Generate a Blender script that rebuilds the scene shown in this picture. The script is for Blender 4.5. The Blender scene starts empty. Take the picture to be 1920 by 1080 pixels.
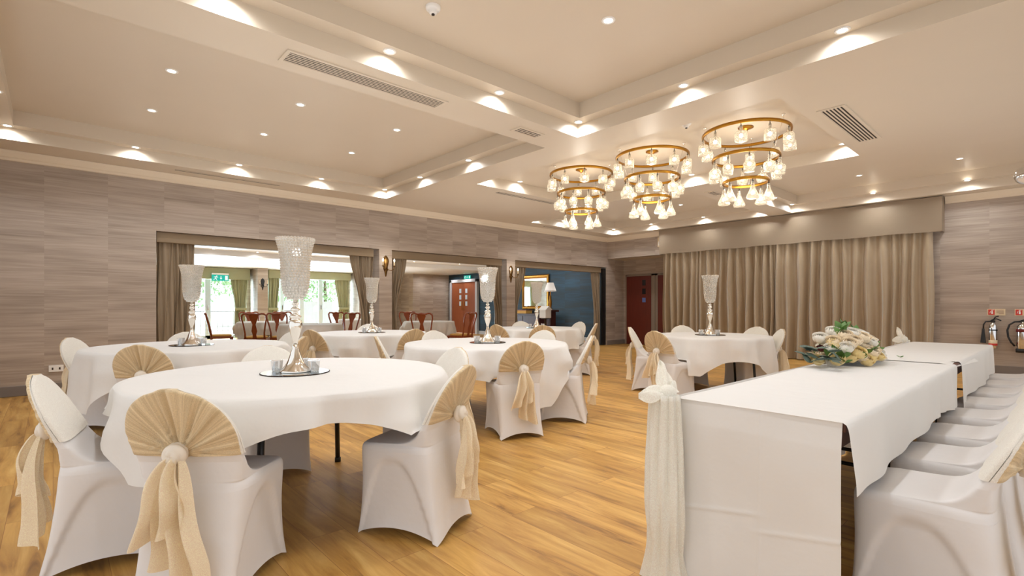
import bpy, bmesh, math, random
from math import sin, cos, pi, radians, sqrt, atan2
from mathutils import Vector, Matrix, noise
C = bpy.context.scene.collection
random.seed(7)

# ------------------------------------------------------------------ helpers
def lin(r, g, b):
    f = lambda c: (c/255/12.92) if c/255 <= .04045 else ((c/255+.055)/1.055)**2.4
    return (f(r), f(g), f(b), 1)

class G:
    """Collects shapes; build() links them as ONE mesh object."""
    def __init__(s): s.v=[]; s.f=[]; s.m=[]; s.s=[]
    def add(s, vs, fs, mat=0, smooth=True):
        o=len(s.v); s.v+= [tuple(v) for v in vs]
        for f in fs: s.f.append(tuple(i+o for i in f)); s.m.append(mat); s.s.append(smooth)
        return s
    def box(s, x0,x1,y0,y1,z0,z1, mat=0):
        vs=[(x,y,z) for z in (z0,z1) for y in (y0,y1) for x in (x0,x1)]
        return s.add(vs,[(0,2,3,1),(4,5,7,6),(0,1,5,4),(2,6,7,3),(0,4,6,2),(1,3,7,5)],mat,False)
    def obox(s, c, sx,sy,sz, M=None, mat=0):
        vs=[Vector((x*sx/2,y*sy/2,z*sz/2)) for z in (-1,1) for y in (-1,1) for x in (-1,1)]
        if M: vs=[M@v for v in vs]
        vs=[v+Vector(c) for v in vs]
        return s.add(vs,[(0,2,3,1),(4,5,7,6),(0,1,5,4),(2,6,7,3),(0,4,6,2),(1,3,7,5)],mat,False)
    def loft(s, rings, mat=0, cap0=True, cap1=True, closed=True, smooth=True):
        n=len(rings[0]); vs=[p for r in rings for p in r]; fs=[]
        for i in range(len(rings)-1):
            for j in range(n if closed else n-1):
                k=(j+1)%n
                fs.append((i*n+j,i*n+k,(i+1)*n+k,(i+1)*n+j))
        if cap0: fs.append(tuple(range(n))[::-1])
        if cap1: fs.append(tuple((len(rings)-1)*n+j for j in range(n)))
        return s.add(vs,fs,mat,smooth)
    def lathe(s, prof, seg=24, c=(0,0,0), mat=0, cap0=True, cap1=True, smooth=True):
        return s.loft([[(c[0]+r*cos(2*pi*j/seg),c[1]+r*sin(2*pi*j/seg),c[2]+z) for j in range(seg)] for r,z in prof],mat,cap0,cap1,True,smooth)
    def tube(s, pts, r, seg=8, mat=0, closed=False):
        pts=[Vector(p) for p in pts]; n=len(pts); rings=[]; up=None
        for i,p in enumerate(pts):
            if closed: t=pts[(i+1)%n]-pts[i-1]
            else: t=pts[min(i+1,n-1)]-pts[max(i-1,0)]
            t.normalize()
            if up is None:
                up=Vector((0,0,1)) if abs(t.z)<.9 else Vector((1,0,0))
            a=t.cross(up)
            if a.length<1e-4: a=t.cross(Vector((.3,1,.2)))
            a.normalize(); b=a.cross(t); b.normalize(); up=b
            rr=r[i] if isinstance(r,(list,tuple)) else r
            rings.append([p+a*rr*cos(2*pi*k/seg)+b*rr*sin(2*pi*k/seg) for k in range(seg)])
        if closed: rings.append(rings[0]); return s.loft(rings,mat,False,False)
        return s.loft(rings,mat)
    def sheet(s, f, nu, nv, mat=0, smooth=True):
        vs=[f(i/nu,j/nv) for j in range(nv+1) for i in range(nu+1)]
        fs=[(j*(nu+1)+i,j*(nu+1)+i+1,(j+1)*(nu+1)+i+1,(j+1)*(nu+1)+i) for j in range(nv) for i in range(nu)]
        return s.add(vs,fs,mat,smooth)
    def ball(s, c, r, u=12, w=8, mat=0, sq=1):
        rings=[]
        for i in range(w+1):
            a=-pi/2+pi*i/w; rr=max(r*cos(a),r*.02)
            rings.append([(c[0]+rr*cos(2*pi*k/u),c[1]+rr*sin(2*pi*k/u),c[2]+r*sq*sin(a)) for k in range(u)])
        return s.loft(rings,mat)
    def build(s, name, mats, parent=None, bevel=0, recalc=False):
        me=bpy.data.meshes.new(name); me.from_pydata([tuple(v) for v in s.v],[],s.f)
        for m in (mats if isinstance(mats,(list,tuple)) else [mats]): me.materials.append(m)
        me.polygons.foreach_set('material_index',s.m); me.polygons.foreach_set('use_smooth',s.s)
        if recalc:
            bm=bmesh.new(); bm.from_mesh(me); bmesh.ops.recalc_face_normals(bm,faces=bm.faces); bm.to_mesh(me); bm.free()
        me.update()
        o=bpy.data.objects.new(name,me); C.objects.link(o)
        if parent: o.parent=parent
        if bevel:
            b=o.modifiers.new('bevel','BEVEL'); b.width=bevel; b.segments=2; b.limit_method='ANGLE'
        return o

def tag(o, label, cat, group=None):
    o['label']=label; o['category']=cat
    if group: o['group']=group
    return o
def thing(name, label, cat, loc=(0,0,0), rz=0, group=None):
    o=bpy.data.objects.new(name,None); C.objects.link(o); o.location=loc; o.rotation_euler=(0,0,rz)
    o.empty_display_size=.1
    return tag(o,label,cat,group)
def struct(o): o['kind']='structure'; return o
def dup(root, loc, rz, label, group=None):
    def cp(o,par):
        c=o.copy(); C.objects.link(c); c.parent=par
        for ch in KIDS[o.name]: cp(ch,c)
        return c
    r=cp(root,None); r.location=loc; r.rotation_euler=(0,0,rz); r['label']=label
    if group: r['group']=group
    return r
KIDS={}
def index(root):
    KIDS[root.name]=list(root.children)
    for c in root.children: index(c)

# ------------------------------------------------------------------ materials
def mat(name):
    m=bpy.data.materials.new(name); m.use_nodes=True; nt=m.node_tree; nt.nodes.clear()
    out=nt.nodes.new('ShaderNodeOutputMaterial')
    return m,nt,out
def N(nt,t,**k):
    n=nt.nodes.new(t)
    for a,b in k.items():
        if a in n.inputs: n.inputs[a].default_value=b
        else: setattr(n,a,b)
    return n
def pbr(name, col, rough=.5, metal=0, noise=0, scale=20, bump=0, spec=.5, sheen=0, stretch=None, coat=0):
    m,nt,out=mat(name); b=N(nt,'ShaderNodeBsdfPrincipled'); L=nt.links.new
    b.inputs['Base Color'].default_value=col; b.inputs['Roughness'].default_value=rough; b.inputs['Metallic'].default_value=metal
    b.inputs['Specular IOR Level'].default_value=spec; b.inputs['Sheen Weight'].default_value=sheen; b.inputs['Coat Weight'].default_value=coat
    tc=N(nt,'ShaderNodeTexCoord'); mp=N(nt,'ShaderNodeMapping')
    if stretch: mp.inputs['Scale'].default_value=stretch
    L(tc.outputs['Object'],mp.inputs['Vector'])
    nz=N(nt,'ShaderNodeTexNoise'); nz.inputs['Scale'].default_value=scale; nz.inputs['Detail'].default_value=3; L(mp.outputs[0],nz.inputs['Vector'])
    if noise:
        mx=N(nt,'ShaderNodeMix',data_type='RGBA'); mx.inputs[6].default_value=tuple(c*(1-noise) for c in col[:3])+(1,); mx.inputs[7].default_value=tuple(min(1,c*(1+noise)) for c in col[:3])+(1,)
        L(nz.outputs['Fac'],mx.inputs[0]); L(mx.outputs[2],b.inputs['Base Color'])
    if bump:
        bp=N(nt,'ShaderNodeBump'); bp.inputs['Strength'].default_value=bump; bp.inputs['Distance'].default_value=.01
        L(nz.outputs['Fac'],bp.inputs['Height']); L(bp.outputs[0],b.inputs['Normal'])
    L(b.outputs[0],out.inputs[0]); return m
def emit(name,col,st):
    m,nt,out=mat(name); e=N(nt,'ShaderNodeEmission'); e.inputs[0].default_value=col; e.inputs[1].default_value=st
    nt.links.new(e.outputs[0],out.inputs[0]); return m

def wallpaper(name, c0, c1, c2, off=.085):
    m,nt,out=mat(name); L=nt.links.new
    b=N(nt,'ShaderNodeBsdfPrincipled'); b.inputs['Roughness'].default_value=.55
    g=N(nt,'ShaderNodeNewGeometry'); s=N(nt,'ShaderNodeSeparateXYZ'); L(g.outputs['Position'],s.inputs[0])
    u=N(nt,'ShaderNodeMath',operation='ADD'); L(s.outputs[0],u.inputs[0]); L(s.outputs[1],u.inputs[1])
    d=N(nt,'ShaderNodeMath',operation='MULTIPLY_ADD'); L(u.outputs[0],d.inputs[0]); d.inputs[1].default_value=1/.645; d.inputs[2].default_value=-(8.815%.645)/.645
    fl=N(nt,'ShaderNodeMath',operation='FLOOR'); L(d.outputs[0],fl.inputs[0])
    wn=N(nt,'ShaderNodeTexWhiteNoise',noise_dimensions='1D'); L(fl.outputs[0],wn.inputs['W'])
    o=N(nt,'ShaderNodeMath',operation='MULTIPLY'); L(wn.outputs['Value'],o.inputs[0]); o.inputs[1].default_value=40
    def streak(us,zs,det):
        a=N(nt,'ShaderNodeMath',operation='MULTIPLY'); L(u.outputs[0],a.inputs[0]); a.inputs[1].default_value=us
        z=N(nt,'ShaderNodeMath',operation='MULTIPLY_ADD'); L(s.outputs[2],z.inputs[0]); z.inputs[1].default_value=zs; L(o.outputs[0],z.inputs[2])
        v=N(nt,'ShaderNodeCombineXYZ'); L(a.outputs[0],v.inputs[0]); L(z.outputs[0],v.inputs[1]); L(o.outputs[0],v.inputs[2])
        n=N(nt,'ShaderNodeTexNoise'); n.inputs['Scale'].default_value=1; n.inputs['Detail'].default_value=det; n.inputs['Roughness'].default_value=.6; L(v.outputs[0],n.inputs['Vector']); return n
    n1=streak(.7,7.5,2); n2=streak(1.6,55,3)
    ad=N(nt,'ShaderNodeMath',operation='MULTIPLY_ADD'); L(n2.outputs['Fac'],ad.inputs[0]); ad.inputs[1].default_value=.45
    h=N(nt,'ShaderNodeMath',operation='MULTIPLY'); L(n1.outputs['Fac'],h.inputs[0]); h.inputs[1].default_value=.6; L(h.outputs[0],ad.inputs[2])
    r=N(nt,'ShaderNodeValToRGB'); e=r.color_ramp.elements
    e[0].position=.36; e[0].color=c0; e[1].position=.7; e[1].color=c2; k=e.new(.52); k.color=c1
    L(ad.outputs[0],r.inputs[0]); L(r.outputs[0],b.inputs['Base Color'])
    L(b.outputs[0],out.inputs[0]); return m

def floor_mat():
    m,nt,out=mat('oak_planks'); L=nt.links.new
    b=N(nt,'ShaderNodeBsdfPrincipled'); b.inputs['Specular IOR Level'].default_value=.4
    g=N(nt,'ShaderNodeNewGeometry'); s=N(nt,'ShaderNodeSeparateXYZ'); L(g.outputs['Position'],s.inputs[0])
    cx=N(nt,'ShaderNodeCombineXYZ'); L(s.outputs[1],cx.inputs[0]); L(s.outputs[0],cx.inputs[1])
    br=N(nt,'ShaderNodeTexBrick'); L(cx.outputs[0],br.inputs['Vector'])
    br.inputs['Scale'].default_value=1; br.inputs['Brick Width'].default_value=1.25; br.inputs['Row Height'].default_value=.185; br.inputs['Mortar Size'].default_value=.0013; br.inputs['Mortar Smooth'].default_value=.3
    br.offset=.37; br.offset_frequency=2
    br.inputs['Color1'].default_value=(0,0,0,1); br.inputs['Color2'].default_value=(1,1,1,1); br.inputs['Mortar'].default_value=(.5,.5,.5,1)
    # grain: noise stretched along the plank, shifted per plank
    sp=N(nt,'ShaderNodeSeparateColor'); L(br.outputs['Color'],sp.inputs[0])
    mp=N(nt,'ShaderNodeCombineXYZ')
    a=N(nt,'ShaderNodeMath',operation='MULTIPLY'); L(s.outputs[1],a.inputs[0]); a.inputs[1].default_value=1.6
    c=N(nt,'ShaderNodeMath',operation='MULTIPLY'); L(s.outputs[0],c.inputs[0]); c.inputs[1].default_value=13
    d=N(nt,'ShaderNodeMath',operation='MULTIPLY'); L(sp.outputs[0],d.inputs[0]); d.inputs[1].default_value=30
    L(a.outputs[0],mp.inputs[0]); L(c.outputs[0],mp.inputs[1]); L(d.outputs[0],mp.inputs[2])
    n=N(nt,'ShaderNodeTexNoise'); n.inputs['Scale'].default_value=1; n.inputs['Detail'].default_value=5; n.inputs['Roughness'].default_value=.62; n.inputs['Distortion'].default_value=.6; L(mp.outputs[0],n.inputs['Vector'])
    r=N(nt,'ShaderNodeValToRGB'); e=r.color_ramp.elements
    e[0].position=.28; e[0].color=lin(138,96,46); e[1].position=.72; e[1].color=lin(232,190,114); k=e.new(.42); k.color=lin(194,144,72); k=e.new(.56); k.color=lin(214,166,90)
    L(n.outputs['Fac'],r.inputs[0])
    mx=N(nt,'ShaderNodeMix',data_type='RGBA',blend_type='MULTIPLY'); mx.inputs[0].default_value=1
    tint=N(nt,'ShaderNodeValToRGB'); t=tint.color_ramp.elements; t[0].color=(.76,.74,.7,1); t[1].color=(1.05,1.05,1.05,1); L(sp.outputs[0],tint.inputs[0])
    L(r.outputs[0],mx.inputs[6]); L(tint.outputs[0],mx.inputs[7])
    m2=N(nt,'ShaderNodeMix',data_type='RGBA'); L(br.outputs['Fac'],m2.inputs[0]); L(mx.outputs[2],m2.inputs[6]); m2.inputs[7].default_value=lin(150,98,46)
    L(m2.outputs[2],b.inputs['Base Color'])
    rr=N(nt,'ShaderNodeMapRange'); rr.inputs[3].default_value=.3; rr.inputs[4].default_value=.48; L(n.outputs['Fac'],rr.inputs[0]); L(rr.outputs[0],b.inputs['Roughness'])
    L(b.outputs[0],out.inputs[0]); return m

def cloth(name, col, transl=.15, lace=0, scale=60, rough=.8, alpha=0, sheen=.2):
    """woven cloth; lace > 0 adds an open pattern of swirls."""
    m,nt,out=mat(name); L=nt.links.new
    b=N(nt,'ShaderNodeBsdfPrincipled'); b.inputs['Base Color'].default_value=col; b.inputs['Roughness'].default_value=rough; b.inputs['Specular IOR Level'].default_value=.25; b.inputs['Sheen Weight'].default_value=sheen
    t=N(nt,'ShaderNodeBsdfTranslucent'); t.inputs[0].default_value=col
    mx=N(nt,'ShaderNodeMixShader'); mx.inputs[0].default_value=transl; L(b.outputs[0],mx.inputs[1]); L(t.outputs[0],mx.inputs[2])
    tc=N(nt,'ShaderNodeTexCoord'); last=mx
    if lace:
        v=N(nt,'ShaderNodeTexVoronoi',feature='DISTANCE_TO_EDGE'); v.inputs['Scale'].default_value=scale; 
        nz=N(nt,'ShaderNodeTexNoise'); nz.inputs['Scale'].default_value=scale*.5; L(tc.outputs['Object'],nz.inputs['Vector'])
        ad=N(nt,'ShaderNodeMix',data_type='RGBA',blend_type='LINEAR_LIGHT'); ad.inputs[0].default_value=.04; L(tc.outputs['Object'],ad.inputs[6]); L(nz.outputs['Color'],ad.inputs[7])
        L(ad.outputs[2],v.inputs['Vector'])
        mr=N(nt,'ShaderNodeMapRange'); mr.inputs[1].default_value=.02; mr.inputs[2].default_value=.16; L(v.outputs['Distance'],mr.inputs[0])
        c=N(nt,'ShaderNodeMix',data_type='RGBA'); c.inputs[6].default_value=tuple(min(1,x*1.12) for x in col[:3])+(1,); c.inputs[7].default_value=tuple(x*(1-lace) for x in col[:3])+(1,)
        L(mr.outputs[0],c.inputs[0]); L(c.outputs[2],b.inputs['Base Color']); L(c.outputs[2],t.inputs[0])
        bp=N(nt,'ShaderNodeBump'); bp.inputs['Strength'].default_value=.35; bp.inputs['Distance'].default_value=.004; bp.invert=True; L(mr.outputs[0],bp.inputs['Height']); L(bp.outputs[0],b.inputs['Normal'])
        if alpha:
            tr=N(nt,'ShaderNodeBsdfTransparent'); m3=N(nt,'ShaderNodeMixShader'); mu=N(nt,'ShaderNodeMath',operation='MULTIPLY'); mu.inputs[1].default_value=alpha; L(mr.outputs[0],mu.inputs[0]); L(mu.outputs[0],m3.inputs[0])
            L(mx.outputs[0],m3.inputs[1]); L(tr.outputs[0],m3.inputs[2]); last=m3
    else:
        nz=N(nt,'ShaderNodeTexNoise'); nz.inputs['Scale'].default_value=5; nz.inputs['Detail'].default_value=4; L(tc.outputs['Object'],nz.inputs['Vector'])
        bp=N(nt,'ShaderNodeBump'); bp.inputs['Strength'].default_value=.28; bp.inputs['Distance'].default_value=.03; L(nz.outputs['Fac'],bp.inputs['Height']); L(bp.outputs[0],b.inputs['Normal'])
    L(last.outputs[0],out.inputs[0]); return m

def glassy(name, tr, col=(1,1,1,1), rough=.05, white=.3, trans_col=(1,1,1,1), bump=0, glow=0, gcol=(1,.93,.78,1)):
    m,nt,out=mat(name); L=nt.links.new
    a=N(nt,'ShaderNodeBsdfTransparent'); a.inputs[0].default_value=trans_col
    g=N(nt,'ShaderNodeBsdfAnisotropic' if False else 'ShaderNodeBsdfGlossy'); g.inputs['Color'].default_value=col; g.inputs['Roughness'].default_value=rough
    d=N(nt,'ShaderNodeBsdfTranslucent'); d.inputs[0].default_value=col
    df=N(nt,'ShaderNodeBsdfDiffuse'); df.inputs[0].default_value=col
    dd=N(nt,'ShaderNodeMixShader'); dd.inputs[0].default_value=.5; L(d.outputs[0],dd.inputs[1]); L(df.outputs[0],dd.inputs[2])
    m1=N(nt,'ShaderNodeMixShader'); m1.inputs[0].default_value=white; L(g.outputs[0],m1.inputs[1]); L(dd.outputs[0],m1.inputs[2])
    lw=N(nt,'ShaderNodeLayerWeight'); lw.inputs[0].default_value=.35
    mr=N(nt,'ShaderNodeMapRange'); mr.inputs[3].default_value=1-tr; mr.inputs[4].default_value=1; L(lw.outputs['Facing'],mr.inputs[0])
    m2=N(nt,'ShaderNodeMixShader'); L(mr.outputs[0],m2.inputs[0]); L(a.outputs[0],m2.inputs[1]); L(m1.outputs[0],m2.inputs[2])
    if bump:
        tc=N(nt,'ShaderNodeTexCoord'); v=N(nt,'ShaderNodeTexVoronoi'); v.inputs['Scale'].default_value=bump; L(tc.outputs['Object'],v.inputs['Vector'])
        bp=N(nt,'ShaderNodeBump'); bp.inputs['Strength'].default_value=.7; bp.inputs['Distance'].default_value=.01; L(v.outputs['Distance'],bp.inputs['Height']); L(bp.outputs[0],g.inputs['Normal']); L(bp.outputs[0],df.inputs['Normal'])
    last=m2
    if glow:
        e=N(nt,'ShaderNodeEmission'); e.inputs[0].default_value=gcol; e.inputs[1].default_value=glow
        ad=N(nt,'ShaderNodeAddShader'); L(m2.outputs[0],ad.inputs[0]); L(e.outputs[0],ad.inputs[1]); last=ad
    L(last.outputs[0],out.inputs[0]); return m

M={}
M['wall']=wallpaper('striated_wallpaper',lin(148,133,119),lin(171,155,140),lin(188,173,159))
M['navy']=wallpaper('navy_wallpaper',lin(40,44,46),lin(30,54,70),lin(36,72,94))
M['floor']=floor_mat()
M['ceil']=pbr('cream_ceiling_paint',lin(212,198,178),.38,noise=.02,scale=2,spec=.35)
M['white']=pbr('white_paint',lin(238,234,228),.4)
M['cornice']=pbr('cream_cornice_paint',lin(228,212,188),.5)
M['base']=pbr('grey_skirting_paint',lin(122,112,104),.45)
M['linen']=cloth('white_linen',lin(240,237,232),.12)
M['spandex']=cloth('white_spandex',lin(238,235,233),.05,rough=.6,sheen=.1)
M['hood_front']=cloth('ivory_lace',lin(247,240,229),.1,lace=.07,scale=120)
M['hood_back']=cloth('shade_tinted_lace',lin(236,213,172),.1,lace=.08,scale=130)  # rear side of the hood lace, its shade put into a darker colour
M['lace']=cloth('peach_lace',lin(255,232,200),.1,lace=.06,scale=110,alpha=.08)
M['swag']=cloth('ivory_swag_lace',lin(252,244,230),.12,lace=.06,scale=110,alpha=.03)
m=M['hood_back']; nt=m.node_tree; L=nt.links.new      # radial stripes paint lit pleat ridges and shaded folds around the rosette
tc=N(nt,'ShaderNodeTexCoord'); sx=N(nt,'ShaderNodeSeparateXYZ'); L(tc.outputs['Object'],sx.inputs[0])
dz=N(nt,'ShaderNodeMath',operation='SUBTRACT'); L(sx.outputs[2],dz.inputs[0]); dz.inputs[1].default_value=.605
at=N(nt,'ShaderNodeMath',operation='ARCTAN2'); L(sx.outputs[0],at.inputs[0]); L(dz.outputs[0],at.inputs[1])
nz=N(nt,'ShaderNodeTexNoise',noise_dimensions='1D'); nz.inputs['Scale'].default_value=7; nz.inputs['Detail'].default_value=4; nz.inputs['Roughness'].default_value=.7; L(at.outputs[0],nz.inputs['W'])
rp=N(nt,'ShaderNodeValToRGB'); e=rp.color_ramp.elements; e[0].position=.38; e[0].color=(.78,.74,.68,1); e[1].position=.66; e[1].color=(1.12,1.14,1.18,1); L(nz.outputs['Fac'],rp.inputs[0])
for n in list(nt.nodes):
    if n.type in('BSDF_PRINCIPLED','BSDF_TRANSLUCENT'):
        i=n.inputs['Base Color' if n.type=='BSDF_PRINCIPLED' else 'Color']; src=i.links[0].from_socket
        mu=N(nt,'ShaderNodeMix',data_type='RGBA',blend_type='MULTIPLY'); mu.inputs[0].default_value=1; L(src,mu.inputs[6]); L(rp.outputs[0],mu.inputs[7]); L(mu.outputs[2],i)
M['rosette']=cloth('ivory_satin',lin(246,236,220),.15,rough=.4)
M['black']=pbr('black_metal',(.012,.012,.012,1),.35)
M['rubber']=pbr('black_plastic',(.01,.01,.01,1),.5)
M['plywood']=pbr('dark_plywood',lin(92,54,38),.5,noise=.25,scale=6,stretch=(1,8,8))
M['silver']=pbr('polished_silver',lin(240,236,228),.09,1)
M['chrome']=pbr('chrome',lin(225,225,225),.08,1)
M['brass']=pbr('brushed_brass',lin(182,132,50),.3,1)
M['oldbrass']=pbr('aged_brass',lin(120,88,48),.35,1,noise=.4,scale=30)
M['crystal']=glassy('crystal_bead',.28,lin(255,254,250),.03,.4)
M['tealight']=glassy('clear_tealight_glass',.6,(1,1,1,1),.05,.25)
M['bottle']=glassy('cut_glass_bottle',  .58,lin(255,248,232),.1,.42,bump=70,glow=.0)
M['bulb']=emit('warm_bulb',(1,.93,.8,1),6)
M['lens']=emit('downlight_lens',(1,.93,.82,1),14)
M['mirror']=pbr('mirror_glass',(.85,.9,.92,1),.02,1)
M['plate']=pbr('mirror_plate_glass',(.5,.57,.62,1),.03,1)
M['mahogany']=pbr('mahogany',lin(142,66,30),.3,noise=.35,scale=5,stretch=(6,6,1),coat=.3)
M['goldseat']=pbr('gold_upholstery',lin(214,166,84),.7)
M['door']=pbr('red_brown_veneer',lin(98,34,20),.35,noise=.3,scale=4,stretch=(6,6,.6))
M['doorlight']=pbr('orange_brown_veneer',lin(150,82,48),.35,noise=.22,scale=4,stretch=(6,6,.6))
M['frame']=pbr('taupe_door_frame',lin(140,126,112),.4)
M['greyframe']=pbr('grey_white_frame',lin(196,198,202),.4)
M['darkglass']=pbr('dark_glass',lin(40,36,40),.1)
M['bluesign']=pbr('blue_sign',lin(90,110,170),.4)
M['paneglow']=pbr('pale_glass',lin(200,222,240),.1)
M['curtain']=pbr('taupe_satin_curtain',lin(170,150,122),.3,noise=.08,scale=4,spec=.5,sheen=.3)
M['pelmet']=pbr('taupe_pelmet_fabric',lin(142,124,102),.55,noise=.05,scale=3,bump=.1)
M['header']=pbr('brown_header_fabric',lin(142,122,96),.6,noise=.05,scale=3)
M['green']=pbr('sage_curtain',lin(166,166,132),.7,noise=.08,scale=4)
M['upvc']=pbr('white_door_frame',lin(215,232,248),.35)
M['pane']=glassy('window_pane',.93,(1,1,1,1),.02,0,trans_col=(.86,.97,1,1))
M['grille']=pbr('dark_grille_void',lin(48,36,28),.8)
M['red']=pbr('red_sign',lin(205,50,40),.4)
M['cream']=pbr('cream_sign',lin(226,206,170),.5)
M['darkred']=pbr('dark_red_label',lin(110,28,24),.45)
M['exit']=emit('exit_green',(.03,.48,.36,1),1.0)
M['exitwhite']=emit('exit_white',(.9,1,.95,1),1.0)
M['gold']=pbr('gilt_frame',lin(158,108,46),.3,1,noise=.3,scale=20)
M['shade']=cloth('white_lampshade',lin(245,240,235),.4)
M['darkwood']=pbr('dark_wood',lin(70,32,26),.35,noise=.3,scale=5,stretch=(8,8,1))
M['leafgreen']=pbr('green_leaf',lin(92,128,62),.5,noise=.3,scale=12)
M['eucalyptus']=pbr('grey_green_leaf',lin(84,100,88),.55,noise=.2,scale=12)
M['roseyellow']=cloth('yellow_rose',lin(253,234,176),.3,rough=.6)
M['rosewhite']=cloth('white_rose',lin(252,248,238),.25,rough=.6)
M['roseblush']=cloth('cream_rose',lin(252,238,212),.25,rough=.6)
M['rosedark']=pbr('burgundy_rose',lin(90,20,28),.6)
M['patio']=pbr('pale_paving',lin(225,222,215),.8,noise=.05,scale=3)
M['tree']=pbr('sunlit_foliage',lin(170,205,150),.7,noise=.35,scale=2)
M['bark']=pbr('bark',lin(110,90,70),.9)
M['stone']=pbr('pale_stone',lin(225,220,214),.8,noise=.08,scale=5)
M['bluecar']=pbr('blue_cover',lin(90,140,180),.4)

# ------------------------------------------------------------------ room shell
ZC=3.08; Z1=3.22; Z2=3.39; YB=8.9; XC=11.8; XR=12.6
def wall(name, boxes, m, parent=None):
    g=G()
    for b in boxes: g.box(*b)
    return struct(g.build(name,m,parent))
struct(G().box(-1.6,13,-1.4,20,-.06,0).build('floor',M['floor']))
OPEN=[(1.109,4.642),(4.915,7.925),(8.199,11.775)]
wall('wall_back',[(-1.6,1.109,YB,9.2,0,ZC),(1.109,11.775,YB,9.2,2.23,ZC),(4.642,4.915,YB,9.2,0,2.23),(7.925,8.199,YB,9.2,0,2.23),(11.775,12.6,YB,9.2,0,2.6),(11.775,12.0,YB,9.2,2.6,ZC)],M['wall'])
wall('wall_right',[(XC,XC+.2,-1.4,7.05,0,ZC),(XC,XC+.2,7.05,YB,2.475,ZC)],M['wall'])
wall('wall_left',[(-1.8,-1.6,6.0,YB,0,ZC)],M['wall'])
wall('wall_recess',[(XR,XR+.2,6.8,YB+.3,0,2.6),(XC+.2,XR,6.85,7.05,0,2.6)],M['wall'])
wall('ceiling_recess',[(XC+.2,XR,7.05,YB,2.475,2.6)],M['ceil'])
# cornice bands and skirtings
g=G()
def cornice(g, pts):   # profile swept along wall: pts = [(x,y,nx,ny)...]
    prof=[(0,2.955),(.018,2.96),(.022,2.985),(.035,3.0),(.06,3.05),(.07,3.078)]
    g.loft([[(x+nx*d,y+ny*d,z) for d,z in prof] for x,y,nx,ny in pts],closed=False,cap0=False,cap1=False,smooth=False)
cornice(g,[(-1.6,YB,0,-1),(XC,YB,-1,-1),(XC,7.12,-1,0)]); struct(g.build('trim_1',M['cornice']))
g=G(); cornice(g,[(XC,1.46,-1,0),(XC,-1.4,-1,0)]); struct(g.build('trim_2',M['cornice']))
def skirting(name, segs):
    g=G()
    for x0,x1,y0,y1 in segs: g.box(x0,x1,y0,y1,0,.13)
    return struct(g.build(name,M['base'],bevel=.006))
skirting('baseboard_back',[(-1.6,1.109,YB-.02,YB),(4.642,4.915,YB-.02,YB),(7.925,8.199,YB-.02,YB),(11.79,XR,YB-.02,YB)])
skirting('baseboard_right',[(XC-.02,XC,-1.4,1.5)])
skirting('baseboard_recess',[(XR-.02,XR,8.84,YB)])

# ceiling with raised coffers
COF=dict(left=(-.5,4.47,4.31,8.3),centre=(-.5,4.47,-.3,3.79),chand=(5.0,7.69,1.8,6.33),back=(8.24,11.4,4.33,8.4),right=(8.24,11.4,-.6,3.87))
xs=sorted({-1.6,12.0}|{c[0] for c in COF.values()}|{c[1] for c in COF.values()}); ys=sorted({-1.4,9.0}|{c[2] for c in COF.values()}|{c[3] for c in COF.values()})
g=G()
for i in range(len(xs)-1):
    for j in range(len(ys)-1):
        cx=(xs[i]+xs[i+1])/2; cy=(ys[j]+ys[j+1])/2
        if any(c[0]<cx<c[1] and c[2]<cy<c[3] for c in COF.values()): continue
        g.add([(xs[i],ys[j],ZC),(xs[i+1],ys[j],ZC),(xs[i+1],ys[j+1],ZC),(xs[i],ys[j+1],ZC)],[(0,3,2,1)],0,False)
struct(g.build('ceiling',M['ceil']))
def coffer(name, c, z1, ledge, z2):
    R=lambda d,z:[(c[0]+d,c[2]+d,z),(c[1]-d,c[2]+d,z),(c[1]-d,c[3]-d,z),(c[0]+d,c[3]-d,z)]
    rings=[R(0,ZC),R(0,z1)]
    if ledge: rings+=[R(ledge,z1),R(ledge,z2)]
    struct(G().loft(rings,0,False,True,smooth=False).build(name,M['ceil']))
coffer('ceiling_coffer_left',COF['left'],Z1,.16,Z2)
coffer('ceiling_coffer_centre',COF['centre'],Z1,.16,Z2)
coffer('ceiling_coffer_chandelier',COF['chand'],3.25,0,0)
coffer('ceiling_coffer_back',COF['back'],Z1,.16,Z2)
coffer('ceiling_coffer_right',COF['right'],Z1,.16,Z2)

# ------------------------------------------------------------------ far room shell
YW=19.5
wall('wall_far_side',[(12.5,12.7,9.2,15.72,0,2.62),(12.5,12.7,17.6,20.2,0,2.62),(12.5,12.7,15.72,17.6,2.15,2.62)],M['navy'])
wall('wall_far_corner',[(10.75,12.5,17.75,18.0,0,2.62),(10.75,10.95,18.0,YW,0,2.62)],M['wall'])
wall('wall_far',[(-1.6,3.3,YW,YW+.25,0,2.42),(5.05,5.72,YW,YW+.25,0,2.42),(8.75,12.6,YW,YW+.25,0,2.42),(3.3,5.05,YW,YW+.25,2.12,2.42),(5.72,8.75,YW,YW+.25,2.2,2.42),
    (5.17,5.5,18.6,YW,0,2.42),(8.85,9.2,18.6,YW,0,2.42)],M['wall'])
wall('wall_far_left',[(-1.8,-1.6,8.9,20,0,2.62)],M['wall'])
g=G(); g.box(-1.6,12.7,9.2,14.6,2.55,2.6).box(-1.6,12.7,14.6,20,2.42,2.6); struct(g.build('ceiling_far_room',M['white']))
g=G(); g.box(12.48,12.5,9.2,15.72,0,.13).box(12.48,12.5,17.6,17.75,0,.13); struct(g.build('baseboard_far',M['greyframe']))

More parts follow.
